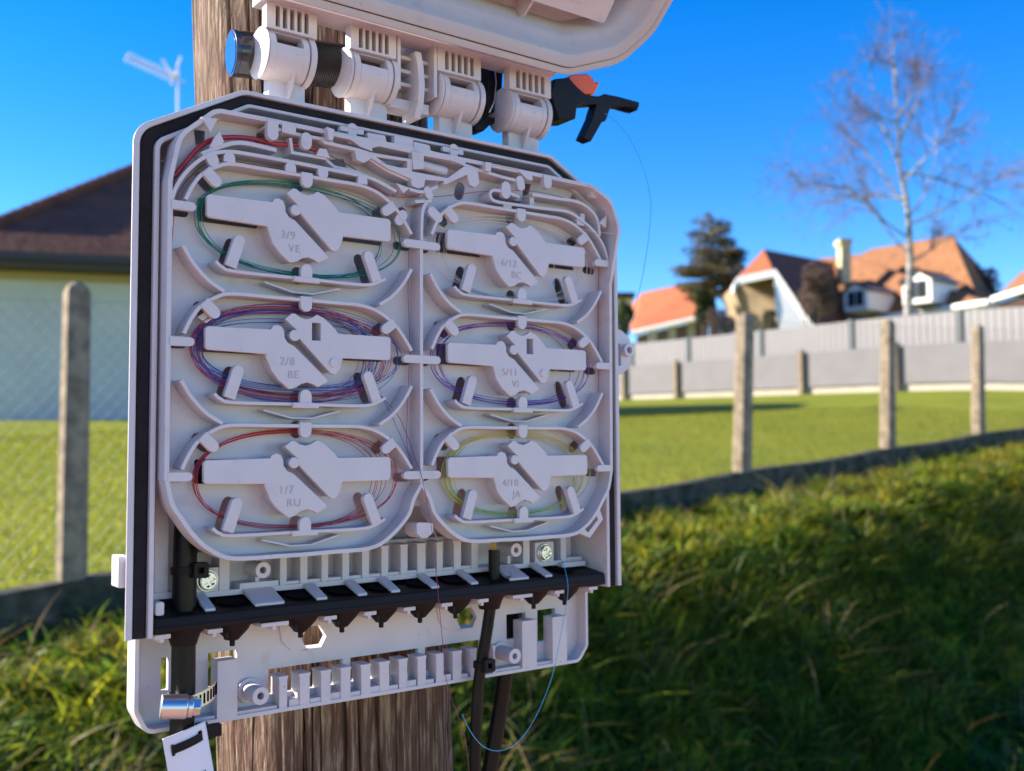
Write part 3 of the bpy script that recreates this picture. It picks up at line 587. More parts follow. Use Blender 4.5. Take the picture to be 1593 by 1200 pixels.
# =================================================================== POLE
def pole_material():
    m = bpy.data.materials.new('weathered_wood'); m.use_nodes = True; nt = m.node_tree; b = nt.nodes['Principled BSDF']; b.inputs['Roughness'].default_value = .85; b.inputs['Specular IOR Level'].default_value = .2
    tc = nt.nodes.new('ShaderNodeTexCoord'); mp = nt.nodes.new('ShaderNodeMapping'); mp.inputs['Scale'].default_value = (1, .06, 1); nt.links.new(tc.outputs['Object'], mp.inputs[0])
    def noise(sc, det, src): n = nt.nodes.new('ShaderNodeTexNoise'); n.inputs['Scale'].default_value = sc; n.inputs['Detail'].default_value = det; n.inputs['Roughness'].default_value = .65; nt.links.new(src, n.inputs['Vector']); return n
    g = noise(420, 9, mp.outputs[0]); mp2 = nt.nodes.new('ShaderNodeMapping'); mp2.inputs['Scale'].default_value = (1, .22, 1); nt.links.new(tc.outputs['Object'], mp2.inputs[0]); lump = noise(120, 6, mp2.outputs[0]); p = noise(9, 4, tc.outputs['Object'])
    r = nt.nodes.new('ShaderNodeValToRGB'); e = r.color_ramp.elements; e[0].position = .22; e[0].color = (.05, .030, .023, 1); e[1].position = .80; e[1].color = (.60, .51, .39, 1); k = e.new(.50); k.color = (.14, .082, .063, 1)
    nt.links.new(g.outputs[0], r.inputs[0])
    r2 = nt.nodes.new('ShaderNodeValToRGB'); r2.color_ramp.elements[0].position = .4; r2.color_ramp.elements[0].color = (.72, .74, .62, 1); r2.color_ramp.elements[1].position = .62; r2.color_ramp.elements[1].color = (1.1, 1, .95, 1); nt.links.new(p.outputs[0], r2.inputs[0])
    mx = nt.nodes.new('ShaderNodeMix'); mx.data_type = 'RGBA'; mx.blend_type = 'MULTIPLY'; mx.inputs[0].default_value = 1; nt.links.new(r.outputs[0], mx.inputs[6]); nt.links.new(r2.outputs[0], mx.inputs[7])
    mp3 = nt.nodes.new('ShaderNodeMapping'); mp3.inputs['Scale'].default_value = (1, .018, 1); nt.links.new(tc.outputs['Object'], mp3.inputs[0]); ck = noise(34, 2, mp3.outputs[0])
    r3 = nt.nodes.new('ShaderNodeValToRGB'); q = r3.color_ramp.elements; q[0].position = .491; q[0].color = (1, 1, 1, 1); q[1].position = .509; q[1].color = (1, 1, 1, 1); z0 = q.new(.5); z0.color = (.10, .08, .07, 1); nt.links.new(ck.outputs[0], r3.inputs[0])
    mx3 = nt.nodes.new('ShaderNodeMix'); mx3.data_type = 'RGBA'; mx3.blend_type = 'MULTIPLY'; mx3.inputs[0].default_value = 1; nt.links.new(mx.outputs[2], mx3.inputs[6]); nt.links.new(r3.outputs[0], mx3.inputs[7]); nt.links.new(mx3.outputs[2], b.inputs['Base Color'])
    bp = nt.nodes.new('ShaderNodeBump'); bp.inputs['Strength'].default_value = 1.0; bp.inputs['Distance'].default_value = .005; ad = nt.nodes.new('ShaderNodeMath'); ad.operation = 'ADD'; nt.links.new(r3.outputs[0], ad.inputs[0]); nt.links.new(lump.outputs[0], ad.inputs[1]); nt.links.new(ad.outputs[0], bp.inputs['Height']); nt.links.new(bp.outputs[0], b.inputs['Normal']); return m
def pole_mesh():
    b = mm(); na = 420; secs = []
    cracks = [(a, w, d) for a, w, d in zip(np.linspace(0, 2 * math.pi, 34, False) + rng.uniform(-.08, .08, 34), rng.uniform(.006, .016, 34), rng.uniform(2.0, 8.5, 34))]
    for y in np.concatenate([[-2600, -1200, -600], np.arange(-320, 560, 20), [800, 1600, 3200]]):
        cx = 10.5 - .043 * y; sec = []
        for i in range(na):
            a = 2 * math.pi * i / na; r = 82.5 + 1.0 * math.sin(3 * a + 1) + .7 * math.sin(7 * a + y * .004) + .5 * math.sin(17 * a - y * .01)
            for ca, w, d in cracks:
                da = (a - ca - .02 * math.sin(y * .006 + ca * 9) + math.pi) % (2 * math.pi) - math.pi
                r -= d * math.exp(-(da / w) ** 2) * (.55 + .45 * math.sin(y * .008 + ca * 5))
            sec.append((cx + r * math.cos(a), y, -153 + r * math.sin(a)))
        secs.append(sec)
    return b.loft(secs, True, True, True)
inbox(tag(pole_mesh().build('wooden_pole', pole_material(), smooth=60), 'weathered brown wooden pole with long cracks, standing behind the open grey box', 'pole'))

# =================================================================== ENCLOSURE
ENC = empty('splice_enclosure', BOX, 'open light grey plastic fibre enclosure with its lid flipped up, fixed to the wooden pole', 'enclosure')
YB = -149.2
def shell_outline(inset, n=6):
    base = [(-167, YB), (-167, 111.5), (-108.5, 142.8), (108.5, 142.8), (167, 111.5), (167, YB)]
    p = offset(base[::-1], inset)[::-1] if False else offset(base, -inset)
    p[2][1] = p[3][1] = 142.8 - .70 * inset; p[1][1] += .12 * inset; p[4][1] += .12 * inset
    p[0][1] = p[-1][1] = YB
    return fillet(p, max(14 - inset * .55, 4), n)
def ring(sec): return [[(x, y, z) for x, y in shell_outline(i)] for i, z in sec]
b = mm()
b.loft(ring([(15.5, -60), (11.5, -17), (4.0, -15.6), (2.2, -13.5), (0.1, -10.2), (0, -9.5), (.5, -9), (3.0, -9), (3.5, -9.4), (3.5, -14.6), (11, -14.6), (11, -8.9), (11.4, -8.4), (13.2, -8.4), (13.7, -8.9), (14.6, -30), (18.5, -57), ]))
inner = shell_outline(18.5); b.prism([*inner], -60, -57.2)
base = b.build('base_shell', GREY, ENC, .25)
g = mm(); g.loft(ring([(3.7, -14.2), (3.8, -11.6), (4.6, -11.0), (9.9, -11.0), (10.7, -11.6), (10.8, -14.2)]))
g.build('rim_gasket', GASKET, ENC, 0)
# thin ribs in the chamber above the tray
b = mm()
for x in (-82, 62): b = mm(); b.box(x - .6, x + .6, 127, 131, -56, -20); b.build('chamber_rib', GREY, base, .2)
b = mm()
b.box(-146.5, -139, -133, -70, -52, -30); b.box(-147, -136.8, -133, -129.3, -52, -29)
b.build('inner_ledge', GREY, base, .3); b = mm(); b.box(139, 147.5, -133, -70, -56, -40); b.prism(rrect(128, 149, -136, -132.6, 1), -52, -26); b.build('inner_ledge', GREY, base, .3); b = mm()
b.prism(rrect(-151, -146.5, -139, -132, 1.2), -34, -13); b.build('inner_ledge', GREY, base, .3)
b = mm(); b.prism(rrect(-169.4, -164, -123.4, -107.6, .8), -26, -14); b.build('side_lug', GREY, ENC, .3)
b = mm()                                             # padlock latch on the far side
b.prism(fillet([(164, -4), (172, -3), (180.5, 3), (182, 14), (180, 23), (172, 28.5), (164, 28.5)], 5, 4, True), -16, -12, [rrect(167, 171.5, 3, 18.5, .8), circle(176, 14, 2.4, 14)])
b.prism(circle(176, 14, 4.6, 20), -12.2, -8, [circle(176, 14, 2.4, 14)])
b.box(166, 167.6, -4, 42, -24, -16)
b.build('latch_lug', GREY, ENC, .3)

# ---- hinge
KN = [(-94.4, -64), (-42.3, -9), (21.2, 54.6), (76.2, 110)]
def x_prism(b, prof, x0, x1):      # profile in (y, z) run along x
    return b.loft([[(x, p[0], p[1]) for p in prof] for x in (x0, x1)], True, True, True)
def knuckle(x0, x1):
    b = mm(); ay, az, r = 171.5, -24.2, 14.2
    full = [(ay + r * math.cos(t), az + r * math.sin(t)) for t in np.linspace(0, 2 * math.pi, 48, False)]
    xa, xb = (x0 + 2.9 if x0 > -90 else x0 + 1.7), x1 - 4.3; wa, wb = xa + 4.2, xb - 3.8
    notch = []
    for t in np.linspace(0, 2 * math.pi, 96, False):
        y, z = ay + r * math.cos(t), az + r * math.sin(t)
        if z > az and 174.6 < y < 180.6: z = az + .5
        notch.append((y, z))
    x_prism(b, full, xa, wa); x_prism(b, notch, wa + .001, wb - .001); x_prism(b, full, wb, xb)
    for xx0, xx1 in ((x0, xa - .8), (xb + .8, x1)):
        rr = 14.9; b.loft([[(xx, ay + r_ * math.cos(t), az + r_ * math.sin(t)) for t in np.linspace(0, 2 * math.pi, 48, False)] for xx, r_ in ((xx0, 13.2 if xx0 == x0 else rr), (xx0 + 1.1, rr), (xx1, rr))], True, True, True)
    rr = 11.8; x_prism(b, [(ay + rr * math.cos(t), az + rr * math.sin(t)) for t in np.linspace(0, 2 * math.pi, 40, False)], xa - .9, xa); x_prism(b, [(ay + rr * math.cos(t), az + rr * math.sin(t)) for t in np.linspace(0, 2 * math.pi, 40, False)], xb, xb + .9)
    return b
for x0, x1 in KN:
    k = knuckle(x0, x1).build('hinge_knuckle', GREY, ENC, .3, smooth=35)
    xm = x0 + 18.5
    f = mm(); xa_ = (x0 + 2.9 if x0 > -90 else x0 + 1.7); f.box(xa_ + 4.5, x1 - 4.3 - 4.1, 174.9, 180.3, -23.6, -20); f.build('notch_shade', RECESS_SHADE, k, 0, smooth=0)  # dark box painting the shade of the hollow knuckle
    f = mm(); f.box(x0 + 6.8, x1 - 1.2, 132, 164, -31, -23.6)
    f.loft([[(xm - 1.1, 144.5, -23.8), (xm - 1.1, 170, -9.4), (xm - 1.1, 170, -23.8)], [(xm + 1.1, 144.5, -23.8), (xm + 1.1, 170, -9.4), (xm + 1.1, 170, -23.8)]], True, True, True)
    f.build('hinge_foot', GREY, k, .25)

# ---- lid
TILT = math.radians(41); _c, _s = math.cos(TILT), math.sin(TILT)
LM = Matrix(((1, 0, 0, 0), (0, _c, -_s, 189.8), (0, _s, _c, 4.5), (0, 0, 0, 1)))
LM4 = LM
lid_root = None
def lid_outline(inset, n=7):
    base = [(-167, 288), (-167, 80), (-163, 46), (-148, 21), (-109, 3.3), (109, 3.3), (148, 21), (163, 46), (167, 80), (167, 288)]
    p = offset(base, inset, True)
    return fillet(p, [max(30 - inset * .5, 8)] * 10, n, True)
def lring(sec): return [[(x, y, z) for x, y in lid_outline(i)] for i, z in sec]
b = mm()
b.loft(lring([(22, -30), (12, -27), (2.2, -9), (.5, -6), (0, -5), (0, -.6), (.6, 0), (4.2, 0), (4.8, -.5), (4.8, -2.4), (5.6, -2.4), (5.6, .5), (6.2, 1.0), (13, .4), (14, -.6), (15.2, -5), (20.5, -9.5), (23, -12), (27, -23), (33, -25)]), True, True, False, M=LM)
b.prism(lid_outline(32.9), -27, -25, M=LM)
lid = b.build('lid', GREY_LID, ENC, .2, smooth=40)
s = mm(); s.loft(lring([(4.85, -2.3), (4.85, -.9), (5.55, -.9), (5.55, -2.3)]), True, M=LM); s.build('lid_seal', GASKET, lid, 0)
p_ = mm()
p_.prism(rrect(-126, 126, 41, 150, 2), -22, -8, M=LM); p_.prism(capsule((93, 52), (101, 52), 6.5), -8, -7.2, [capsule((95, 52), (99, 52), 2.6)], M=LM)
p_.build('lid_pocket', GREY, lid, .4)
p_ = mm(); p_.loft([[(67, 19, -23), (67, 30, -12), (67, 41, -9), (67, 41, -26), (67, 19, -26)], [(68.4, 19, -23), (68.4, 30, -12), (68.4, 41, -9), (68.4, 41, -26), (68.4, 19, -26)]], True, True, True, M=LM)
p_.build('lid_rib', GREY, lid, .2)
# arms that carry the lid on the knuckles
def arm_plate(x0, x1):
    b = mm(); n = 5; w = (x1 - x0 - 9) / n; holes = []
    for i in range(n):
        hx = x0 + 5 + i * w + .5; holes.append([(hx, 184.2), (hx + w * .60, 184.2), (hx + w * .60, 196.4), (hx, 196.4)])
    b.prism([(x0, 182.6), (x1, 182.6), (x1, 201), (x0, 201)], -18.5, -12, holes); return b
for x0, x1 in ((-94.2, -63.2), (-41.5, -10.4), (19.5, 52.5), (75.5, 110.5)): arm_plate(x0, x1).build('lid_arm', GREY, lid, .2); b = mm(); b.box(x0 + 3.4, x1 - .6, 183, 200.5, -22, -17); b.build('slot_shade_backing', RECESS_SHADE, lid, 0, smooth=0)  # brown slab behind each arm paints the shade seen through its slots
b = mm(); b.box(-97, 110.8, 197.6, 204, -26, -6); b.box(-10, 19.4, 163, 203, -34, -30)
for yy in (170, 178.5, 187): b.box(-10, 19.4, yy, yy + 2.4, -30, -19)
for xx in (-9.4, 17.0): b.box(xx, xx + 2.4, 165, 198, -30, -12.3)
x_prism(b, [(150, -30), (150, -15), (158, -11), (170, -9.5), (182, -11), (192, -14), (192, -30)], 4.2, 8.6)
b.box(-10, 18, 155.5, 162, -33, -20)
b.build('hinge_bridge', GREY, lid, .3)

# ---- tray panel (the plate that carries the six trays)
FLOOR = -12.0; CP, RP = 75.0, 69.66
CELLS = [(-CP, RP), (-CP, 0), (-CP, -RP), (CP, RP), (CP, 0), (CP, -RP)]
def lobe(cx, side):   # lower outline of one bottom tray, from its outer to its inner end
    return [(cx - side * 75.3, -70), (cx - side * 72.6, -81.5), (cx - side * 68, -88.8), (cx - side * 60.5, -99), (cx - side * 52, -106.3), (cx - side * 40, -111.2), (cx - side * 14, -111.6), (cx, -111.7), (cx + side * 16, -111.4), (cx + side * 40, -110.8), (cx + side * 53, -105.4), (cx + side * 65.5, -93.7), (cx + side * 69.2, -84.5), (cx + side * 75.2, -75)]
ll = catmull(lobe(-75, 1), 4); lr = catmull(lobe(75, -1), 4)
topo = fillet([(-150.5, -70), (-150.8, 84), (-146, 108), (-127, 125), (-100, 125.3), (100, 124), (130, 122.5), (147, 113), (154, 97), (150.8, 58), (150.5, -70)], [0, 20, 16, 10, 30, 30, 12, 14, 20, 20, 0], 6)
outline = np.vstack([topo[1:-1], lr[:-1], [(20, -111.4), (-20, -111.4)], ll[::-1][1:]])
def rot(poly, p0, p1):   # local poly along p0->p1
    d = np.array(p1, float) - p0; d /= np.linalg.norm(d); n = np.array([-d[1], d[0]])
    return [tuple(np.array(p0) + d * x + n * y) for x, y in poly]
FING = {'top': ((0.2, 30), (0.2, 24.9), 7.0), 'bottom': ((0.2, -30), (0.2, -25.0), 7.0), 'left': ((-43.4, -27.5), (-38.7, -13.0), 6.4), 'right': ((44.6, -27.0), (39.0, -13.0), 6.2), 'archl': ((-57.5, 22.5), (-51.8, 17.0), 6.2), 'archr': ((56.6, 19.5), (50.8, 15.2), 6.0)}
holes = []
for cx, cy in CELLS:
    holes.append([(cx + x, cy + y) for x, y in rrect(-57.2, -23.5, -2.6, 10.2, 1.2)])
    holes.append([(cx + x, cy + y) for x, y in rrect(23.5, 54.2, -3.2, 10.4, 1.2)])
    for k in FING:
        p0, p1, w = FING[k]; p0, p1 = np.array(p0), np.array(p1); d = (p1 - p0) / np.linalg.norm(p1 - p0); L = np.linalg.norm(p1 - p0)
        q0 = p0 + d * (2.6 if k in ('left', 'right') else 2.2)
        holes.append([(cx + x, cy + y) for x, y in capsule(q0, p1, w + .3, 6)])
    t = 137.5 - 75
    if cx > 0: holes.append([(cx + x, cy + y) for x, y in capsule((70.5, -1.8), (64.5, -1.8), 5)]); holes.append([(cx + x, cy + y) for x, y in capsule((-71.5, -1.8), (-65, -1.8), 5)])
    else: holes.append([(cx + x, cy + y) for x, y in capsule((-71, 1), (-64.5, 1), 5)]); holes.append([(cx + x, cy + y) for x, y in capsule((71.5, -1.8), (64.7, -1.8), 5.2)])
holes += [[(-134.8, 116.5), (-128.6, 116.5), (-129.4, 106), (-133.2, 104)], [(-99.4, 121), (-94, 121), (-94.4, 112), (-100.6, 112)], [(85.5, 120.5), (92.9, 121.2), (90.1, 112.2), (85.6, 112.2)], [(128.5, 120.2), (133.5, 120.2), (130.4, 112), (125.1, 112.4)],
          [(-32, 116), (-15, 115.8), (-12, 113), (-24, 112.4)], capsule((36, 110), (34.8, 105.5), 7), [(-60, 112), (-46, 115), (-44, 110.4), (-58, 109)], capsule((-6.5, 84), (-6.5, 89), 6)[::1], rrect(56, 92, 104.6, 108, 1), capsule((-2, 101), (4, 101), 3)]
b = mm()
b.prism(outline, FLOOR - 1.6, FLOOR, holes, step=False)
# tall outer wall
zt = np.zeros(len(topo)); 
for i, (x, y) in enumerate(topo): zt[i] = 7.0 * float(sstep(50, 80, y)) * float(sstep(118, 140, x))
b.wall(topo, 2.4, FLOOR - 1.6, list(zt - .1))
b.wall(ll, 2.2, FLOOR - 1.6, 0); b.wall(lr, 2.2, FLOOR - 1.6, 0)
b.wall(catmull([(6.9, 95.4), (4.5, 94.6), (2, 91.5), (.6, 87), (.1, 80), (0, 70)], 4), 1.9, FLOOR, 0)
b.wall([(0, 71), (0, -76)], 2.0, FLOOR, 0); b.wall([(-4.2, 93.2), (7, 95.1)], 1.8, FLOOR, 0)
for cy in (RP - 2.2, -1.5, -70): b.prism(capsule((-10.6, cy), (10.6, cy), 4.7), -2.2, .6)
for cy in (71.4, 1.0, -68.2):
    b.prism(capsule((-150, cy), (-139.6, cy), 4.6, flat0=True), -2.4, .4); b.prism(capsule((150, cy - .1), (139.4, cy - .1), 4.4, flat0=True), -2.4, .4)
# routing walls above the trays
b.wall(catmull([(-150, 60), (-150.1, 71), (-147.7, 80.5), (-141.3, 90.8), (-132, 99.4), (-121.5, 103.6), (-105, 104.5), (-63, 103.8), (-41, 103.2), (-31, 102), (-17.3, 97.5)], 5), 1.9, FLOOR, 0)
b.wall(catmull([(-134, 100.6), (-123.8, 106.2), (-115.5, 109.7), (-106.3, 110.4), (-92.5, 109.6)], 5), 2.2, FLOOR, -1)
b.prism([(-130.5, 104.2), (-127.6, 110.5), (-125.1, 114.2), (-122.7, 108.9), (-123.3, 107)], -2, -.2)
b.prism([(-135.4, 119.5), (-126.8, 119.9), (-130.6, 112)], -1.6, 1.4)
for q in ((-95.7, 125, -95.7, 117.2), (96.3, 124.4, 96.3, 119), (137, 123.4, 136.6, 118.2)): b.prism(capsule(q[:2], q[2:], 6.4, flat0=True), -2.4, 1.2)
b.prism(capsule((154.5, 112.5), (149.5, 110), 6, flat0=True), -2.4, 1.2)
for x, y, s in ((-129.5, 99.8, -1), (-119.5, 98.2, 1), (-84.5, 98.6, 1), (-65, 103, -1), (-40, 98.4, 1)): b.prism(capsule((x, y), (x + (1.2 if x < -125 else 0), y + s * 2.4), 6.2, flat0=True), -2.2, .2)
b.prism([(-17.5, 102.3), (-8.3, 100.7), (-12.5, 97.0)], FLOOR, 0)
b.wall(catmull([(-8.5, 100.2), (-2, 99.5), (3.5, 100.6), (11.3, 104.6)], 4), 1.8, FLOOR, 0); b.prism(capsule((4, 101), (5.5, 98.3), 5), -2.2, .2)
b.wall(catmull([(74, 107.2), (66, 108.4), (55, 108.9), (51.3, 107), (51.4, 104), (54, 102), (62.1, 101.6), (90, 102.3), (110.8, 103.1), (119, 102), (125.9, 99.2), (134, 95), (141.3, 89.4), (147, 82), (150.2, 73)], 5), 1.8, FLOOR, 0)
b.prism(capsule((63, 108), (63.3, 112.2), 7), -3, .2); b.prism([(58.5, 108.4), (60.4, 112.5), (66, 112.5), (69.5, 107.5)], FLOOR, -.6)
b.wall(catmull([(84.6, 110.4), (105, 110.6), (120, 111), (130, 109.3), (138.4, 104.2), (141.6, 98), (142.4, 90)], 5), 1.9, FLOOR, 0)
for x, y, w, h in ((87, 106.5, 3.6, 7), (130.6, 101.5, 3.6, 6)): b.prism(rrect(x - w / 2, x + w / 2, y - h / 2, y + h / 2, .4), FLOOR, -4)
b.prism([(141.5, 99), (148.6, 105), (147.5, 96)], -2.4, .6); b.prism(rrect(62, 68.5, 97, 102.5, .6), FLOOR, -1.5); b.prism(rrect(123, 130, 95.5, 101, 1), FLOOR, -1.5)
b.prism(capsule((7.5, 88.8), (12, 85.5), 6), -2.2, .2)
b.prism(capsule((-12.5, 84), (-15, 80.5), 6), -2.2, -.4)
# rails, knobs and steps along the top edge
b.wall([(-99, 121.8), (-80, 120.6), (-62, 120.6), (-58, 119.0)], 1.8, FLOOR, -.6)
b.prism([(-90, 125.6), (-90, 119.8), (-82, 119.5), (-81.5, 125.5)], FLOOR, .5)
b.prism([(-64.5, 126.6), (-59.8, 126), (-60.6, 119.6), (-63.2, 119.6)], FLOOR, 3.5); b.prism([(-60, 124.6), (-34.2, 125.5), (-34.2, 118.4), (-42, 119.8), (-48, 122.8), (-60, 123.0)], FLOOR, 1.0)
b.prism([(49.6, 124.8), (45, 124.6), (45, 119), (49, 119)], FLOOR, 3.0); b.prism([(50, 124.4), (72, 124.4), (80, 119.4), (84, 119.2), (84, 124.6)], FLOOR, .6)
for kx in (-45, 25.2):
    b.prism(rrect(kx - 7.6, kx + 7.6, 128.5, 131.4, .5), -6, -3.5); b.prism(rrect(kx - 2.6, kx + 2.6, 121.5, 129.4, .5), -7, -2.4); b.prism(circle(kx, 130.6, 3.4, 16, 0, math.pi), -6, -2.6)
for q in ([(-35.7, 130), (-24.1, 130.2), (-22.4, 125), (-35.3, 125)], [(-17.5, 131.4), (-4.9, 131.5), (-4.6, 125.4), (-17.9, 125.4)], [(-4.3, 130.1), (6.6, 129.8), (8.4, 125), (-4.3, 125)]): b.prism(q, -5.5, -2.0)
b.prism([(-33.5, 126.2), (-33.6, 120.8), (-29, 122.6), (-7, 122.2), (22, 122.3), (30, 121), (34, 124.4), (8, 126)], FLOOR, -.4)
b.prism([(-7.4, 122.8), (.7, 122.9), (.7, 113.6), (-6.8, 112)], -3, 1.6)
M_r = Matrix.Translation((1.0, 117.4, -3.6)); b.tube([(1.2, 117.4, -4.2), (19.6, 116.0, -4.2)], 3.0, 14); b.wall([(30, 121.6), (42, 119.8), (60, 118.2), (72, 117.6)], 1.8, FLOOR, 0)
b.prism([(31.6, 119.4), (40.7, 119.3), (41.8, 111), (38.3, 108), (34.4, 109.2)], -2.6, .8)
b.prism(capsule((74.2, 118), (75, 114.4), 6), -2.8, .5); b.prism(capsule((-75.4, 119), (-75.6, 115.6), 6.4), -2.6, .6)
b.wall([(-84.2, 118), (-83, 110), (-62, 110)], 1.7, FLOOR, -1.5); b.prism([(-69, 110.4), (-67, 114.8), (-63, 115.2), (-60.4, 110.4)], -6, -.5); b.wall([(-61, 110), (-56, 106.8), (-42, 106.2), (-33, 104)], 1.8, FLOOR, -4)
# peg and slotted ring at the lower edge
b.prism(fillet([(-4.6, -97.6), (6.6, -98.4), (6.8, -104), (2.5, -107), (-1, -107), (-4.4, -104)], 1.5, 3, True), FLOOR, 1.2)
b.prism([(121.5, -110.0), (141.6, -95.8), (144.6, -102.7), (132.6, -114.5)], -7, -2.5, [[(128.2, -108.6), (138.6, -99.8), (140.4, -102.4), (131.2, -111)]])
panel = b.build('tray_panel', GREY, ENC, .28)

# the channel-like splitter holder on the top edge
b = mm()
br = [(-66.9, 119.4), (-44.0, 118.8), (-32.9, 117.6), (-7.1, 118.2), (-7.1, 110.9), (18.3, 110.7), (30.9, 120.3), (40.9, 119.2), (40.9, 117.2), (31.8, 114.7), (16.6, 106.4), (14.8, 107.2), (15.7, 108.6), (2.2, 107.2), (1.2, 102.9), (-2.8, 101.2), (-6.7, 102), (-8.3, 106.4), (-23.2, 109.8), (-34.5, 114.3), (-39.3, 110.8), (-44.0, 111.7), (-45.2, 116.8), (-63.9, 117.5)]
b.prism(br, -4.5, .9, [[(-31.5, 115.6), (-16.7, 116.2), (-10.4, 116.6), (-10.4, 112.4), (-15.8, 111.8), (-24.9, 112.4)]])
b.wall(catmull([(-44, 117.6), (-33.2, 113.6), (-23, 109.4), (-8.3, 105.9)], 4), 1.6, FLOOR, -1)
b.build('splitter_holder', GREY, panel, .3)

# ---- the six trays
def tray_walls(bottom_row):
    b = mm()
    b.wall(catmull([(-67.7, 5.2), (-64, 13), (-58.8, 20.2), (-51, 25.3), (-42.5, 27.9), (-20, 28), (0, 28), (20, 28), (33, 27.9), (43, 26), (51, 22.2), (57.9, 17), (63.8, 9.9), (68.2, 3.4)], 5), 2.0, FLOOR, 0)
    if not bottom_row:
        b.wall(catmull([(-68.8, -18.8), (-62.9, -27.8), (-55.3, -35.5), (-46.5, -40.8)], 5), 2.0, FLOOR, 0)
        b.wall(catmull([(68.2, -17.5), (62.5, -26.7), (55.3, -34.6), (46.5, -40.6)], 5), 2.0, FLOOR, 0)
    b.wall(catmull([(-51.4, -25.2), (-47.7, -28.0), (-40, -29.7), (0, -29.8), (28, -30), (41, -29.2), (50.6, -25)], 5), 1.8, FLOOR, -.2)
    b.prism(rrect(-7.6, 8.0, -31.9, -28.9, .4), -2.4, .5)
    b.wall([(-22.8, -33.2), (-6.4, -37.3), (5.6, -37.4), (22.8, -33)], 1.1, FLOOR, -3.6)
    return b
TW = [tray_walls(0), tray_walls(1)]
KNOB = circle(-6.4, 7.9, 3.1, 14)
right_block = [(-12, 16.6), (-8.2, 19.9), (-6.2, 19.9), (-3.2, 18), (.4, 17.2), (4, 18.4), (6.8, 20.3), (11, 18.7), (15, 15.6), (18.4, 12.6), (20, 10.4), (52.2, 10.6), (53.8, 9.3), (53.8, -1.6), (52.3, -2.9), (22.8, -3.2), (21.6, -8), (19.8, -11.3), (17.8, -12.6), (15.6, -12.2), (-3.4, 6.2), (-4.6, 10.4)]
left_block = [(-56.6, 8.6), (-55.2, 9.9), (-20.2, 10.5), (-19.2, 12.4), (-16.6, 13.2), (-13.9, 12.2), (-12.6, 9.6), (-12.4, 6.4), (-10.4, 3.6), (-6.6, 2.0), (13.3, -15.6), (13.4, -17), (7.6, -20.2), (4.8, -18.6), (1.2, -17.7), (-2.6, -18.7), (-5.4, -20.8), (-9.6, -21.8), (-15.9, -16.8), (-20.1, -11.7), (-22.9, -3.2), (-55, -2.5), (-56.5, -1.2)]
lcore = [(-21.6, 9), (-18.8, 11.6), (-14.4, 11.4), (-13.4, 6), (-10.8, 2.8), (-7, 1), (11.6, -15.6), (7.4, -18.9), (1.4, -16.7), (-5, -19.8), (-9.4, -20.6), (-15, -16), (-19, -11.2), (-21.6, -3)]
rcore = [(-10.6, 16.4), (-7.8, 18.6), (0, 16.2), (6.6, 19), (14.2, 14.8), (19, 9.6), (21.4, -2.6), (19, -10.6), (16.4, -11.4), (-2.4, 7)]
def blk(poly, core, hole=None, knob=None):
    b = mm()
    b.prism(poly, -2.6, 0, [hole] if hole else None); b.prism(core, FLOOR - .5, -2.7, [hole] if hole else None)
    if knob: b.prism(knob, -6, .1)
    return b
WIN = rrect(3.8, 9.2, 5.8, 15.8, .4)
BL = blk(left_block, lcore); BR = blk(right_block, rcore, None, KNOB); BRW = blk(right_block, rcore, WIN, KNOB); BRW.prism(circle(17.2, -6.2, 2.6, 16), -.2, .9)
def fing(key):
    p0, p1, w = FING[key]; b = mm(); b.prism(capsule(p0, p1, w, flat0=True), -2.4 if key[0] != 'l' and key[0] != 'r' else -3.0, .35)
    return b
FB = {k: fing(k) for k in FING}
def text_mesh(lines):
    b = mm()
    for s, x, y, size in lines:
        cu = bpy.data.curves.new('lettering', 'FONT'); cu.body = s; cu.size = size; cu.extrude = .18; cu.offset = -.06; cu.space_character = 1.12
        o = bpy.data.objects.new('lettering', cu); SC.collection.objects.link(o); dg = bpy.context.evaluated_depsgraph_get(); dg.update()
        me = bpy.data.meshes.new_from_object(o.evaluated_get(dg)); b.add([(v.co.x + x, v.co.y + y, v.co.z + .36) for v in me.vertices], [tuple(p.vertices) for p in me.polygons])
        bpy.data.objects.remove(o); bpy.data.curves.remove(cu); bpy.data.meshes.remove(me)
    return b
TXT = [('3/9', 'VE'), ('2/8', 'BE'), ('1/7', 'RU'), ('6/12', 'BC'), ('5/11', 'VI'), ('4/10', 'JA')]
proto = {}
for i, (cx, cy) in enumerate(CELLS):
    br_ = int(i % 3 == 2)
    def get(key, builder, parent, bevel):
        if key not in proto: o = builder().build(key.split('.')[0], GREY, parent, bevel); proto[key] = o; return o
        return dup(proto[key], parent)
    t = get('splice_tray.%d' % br_, lambda: TW[br_], ENC, .25); t.location = (cx * .001, cy * .001, 0.00001 * i)
    t['label'] = 'splice tray lettered %s %s' % TXT[i]
    get('cover_block.L', lambda: BL, t, .35)
    get('cover_block.W' if i % 3 == 1 else 'cover_block.R', (lambda: BRW) if i % 3 == 1 else (lambda: BR), t, 0 if i % 3 == 1 else .35)
    for k in FING: get('retaining_finger.' + k, lambda k=k: FB[k], t, .3)
    a, c = TXT[i]
    text_mesh([(a, -15.4 if i < 3 else -16.4, -8.7, 6.4), (c, -10.8 if i < 3 else -8.4, -15.8, 6.2)]).build('lettering', LETTER, t, 0, smooth=0)

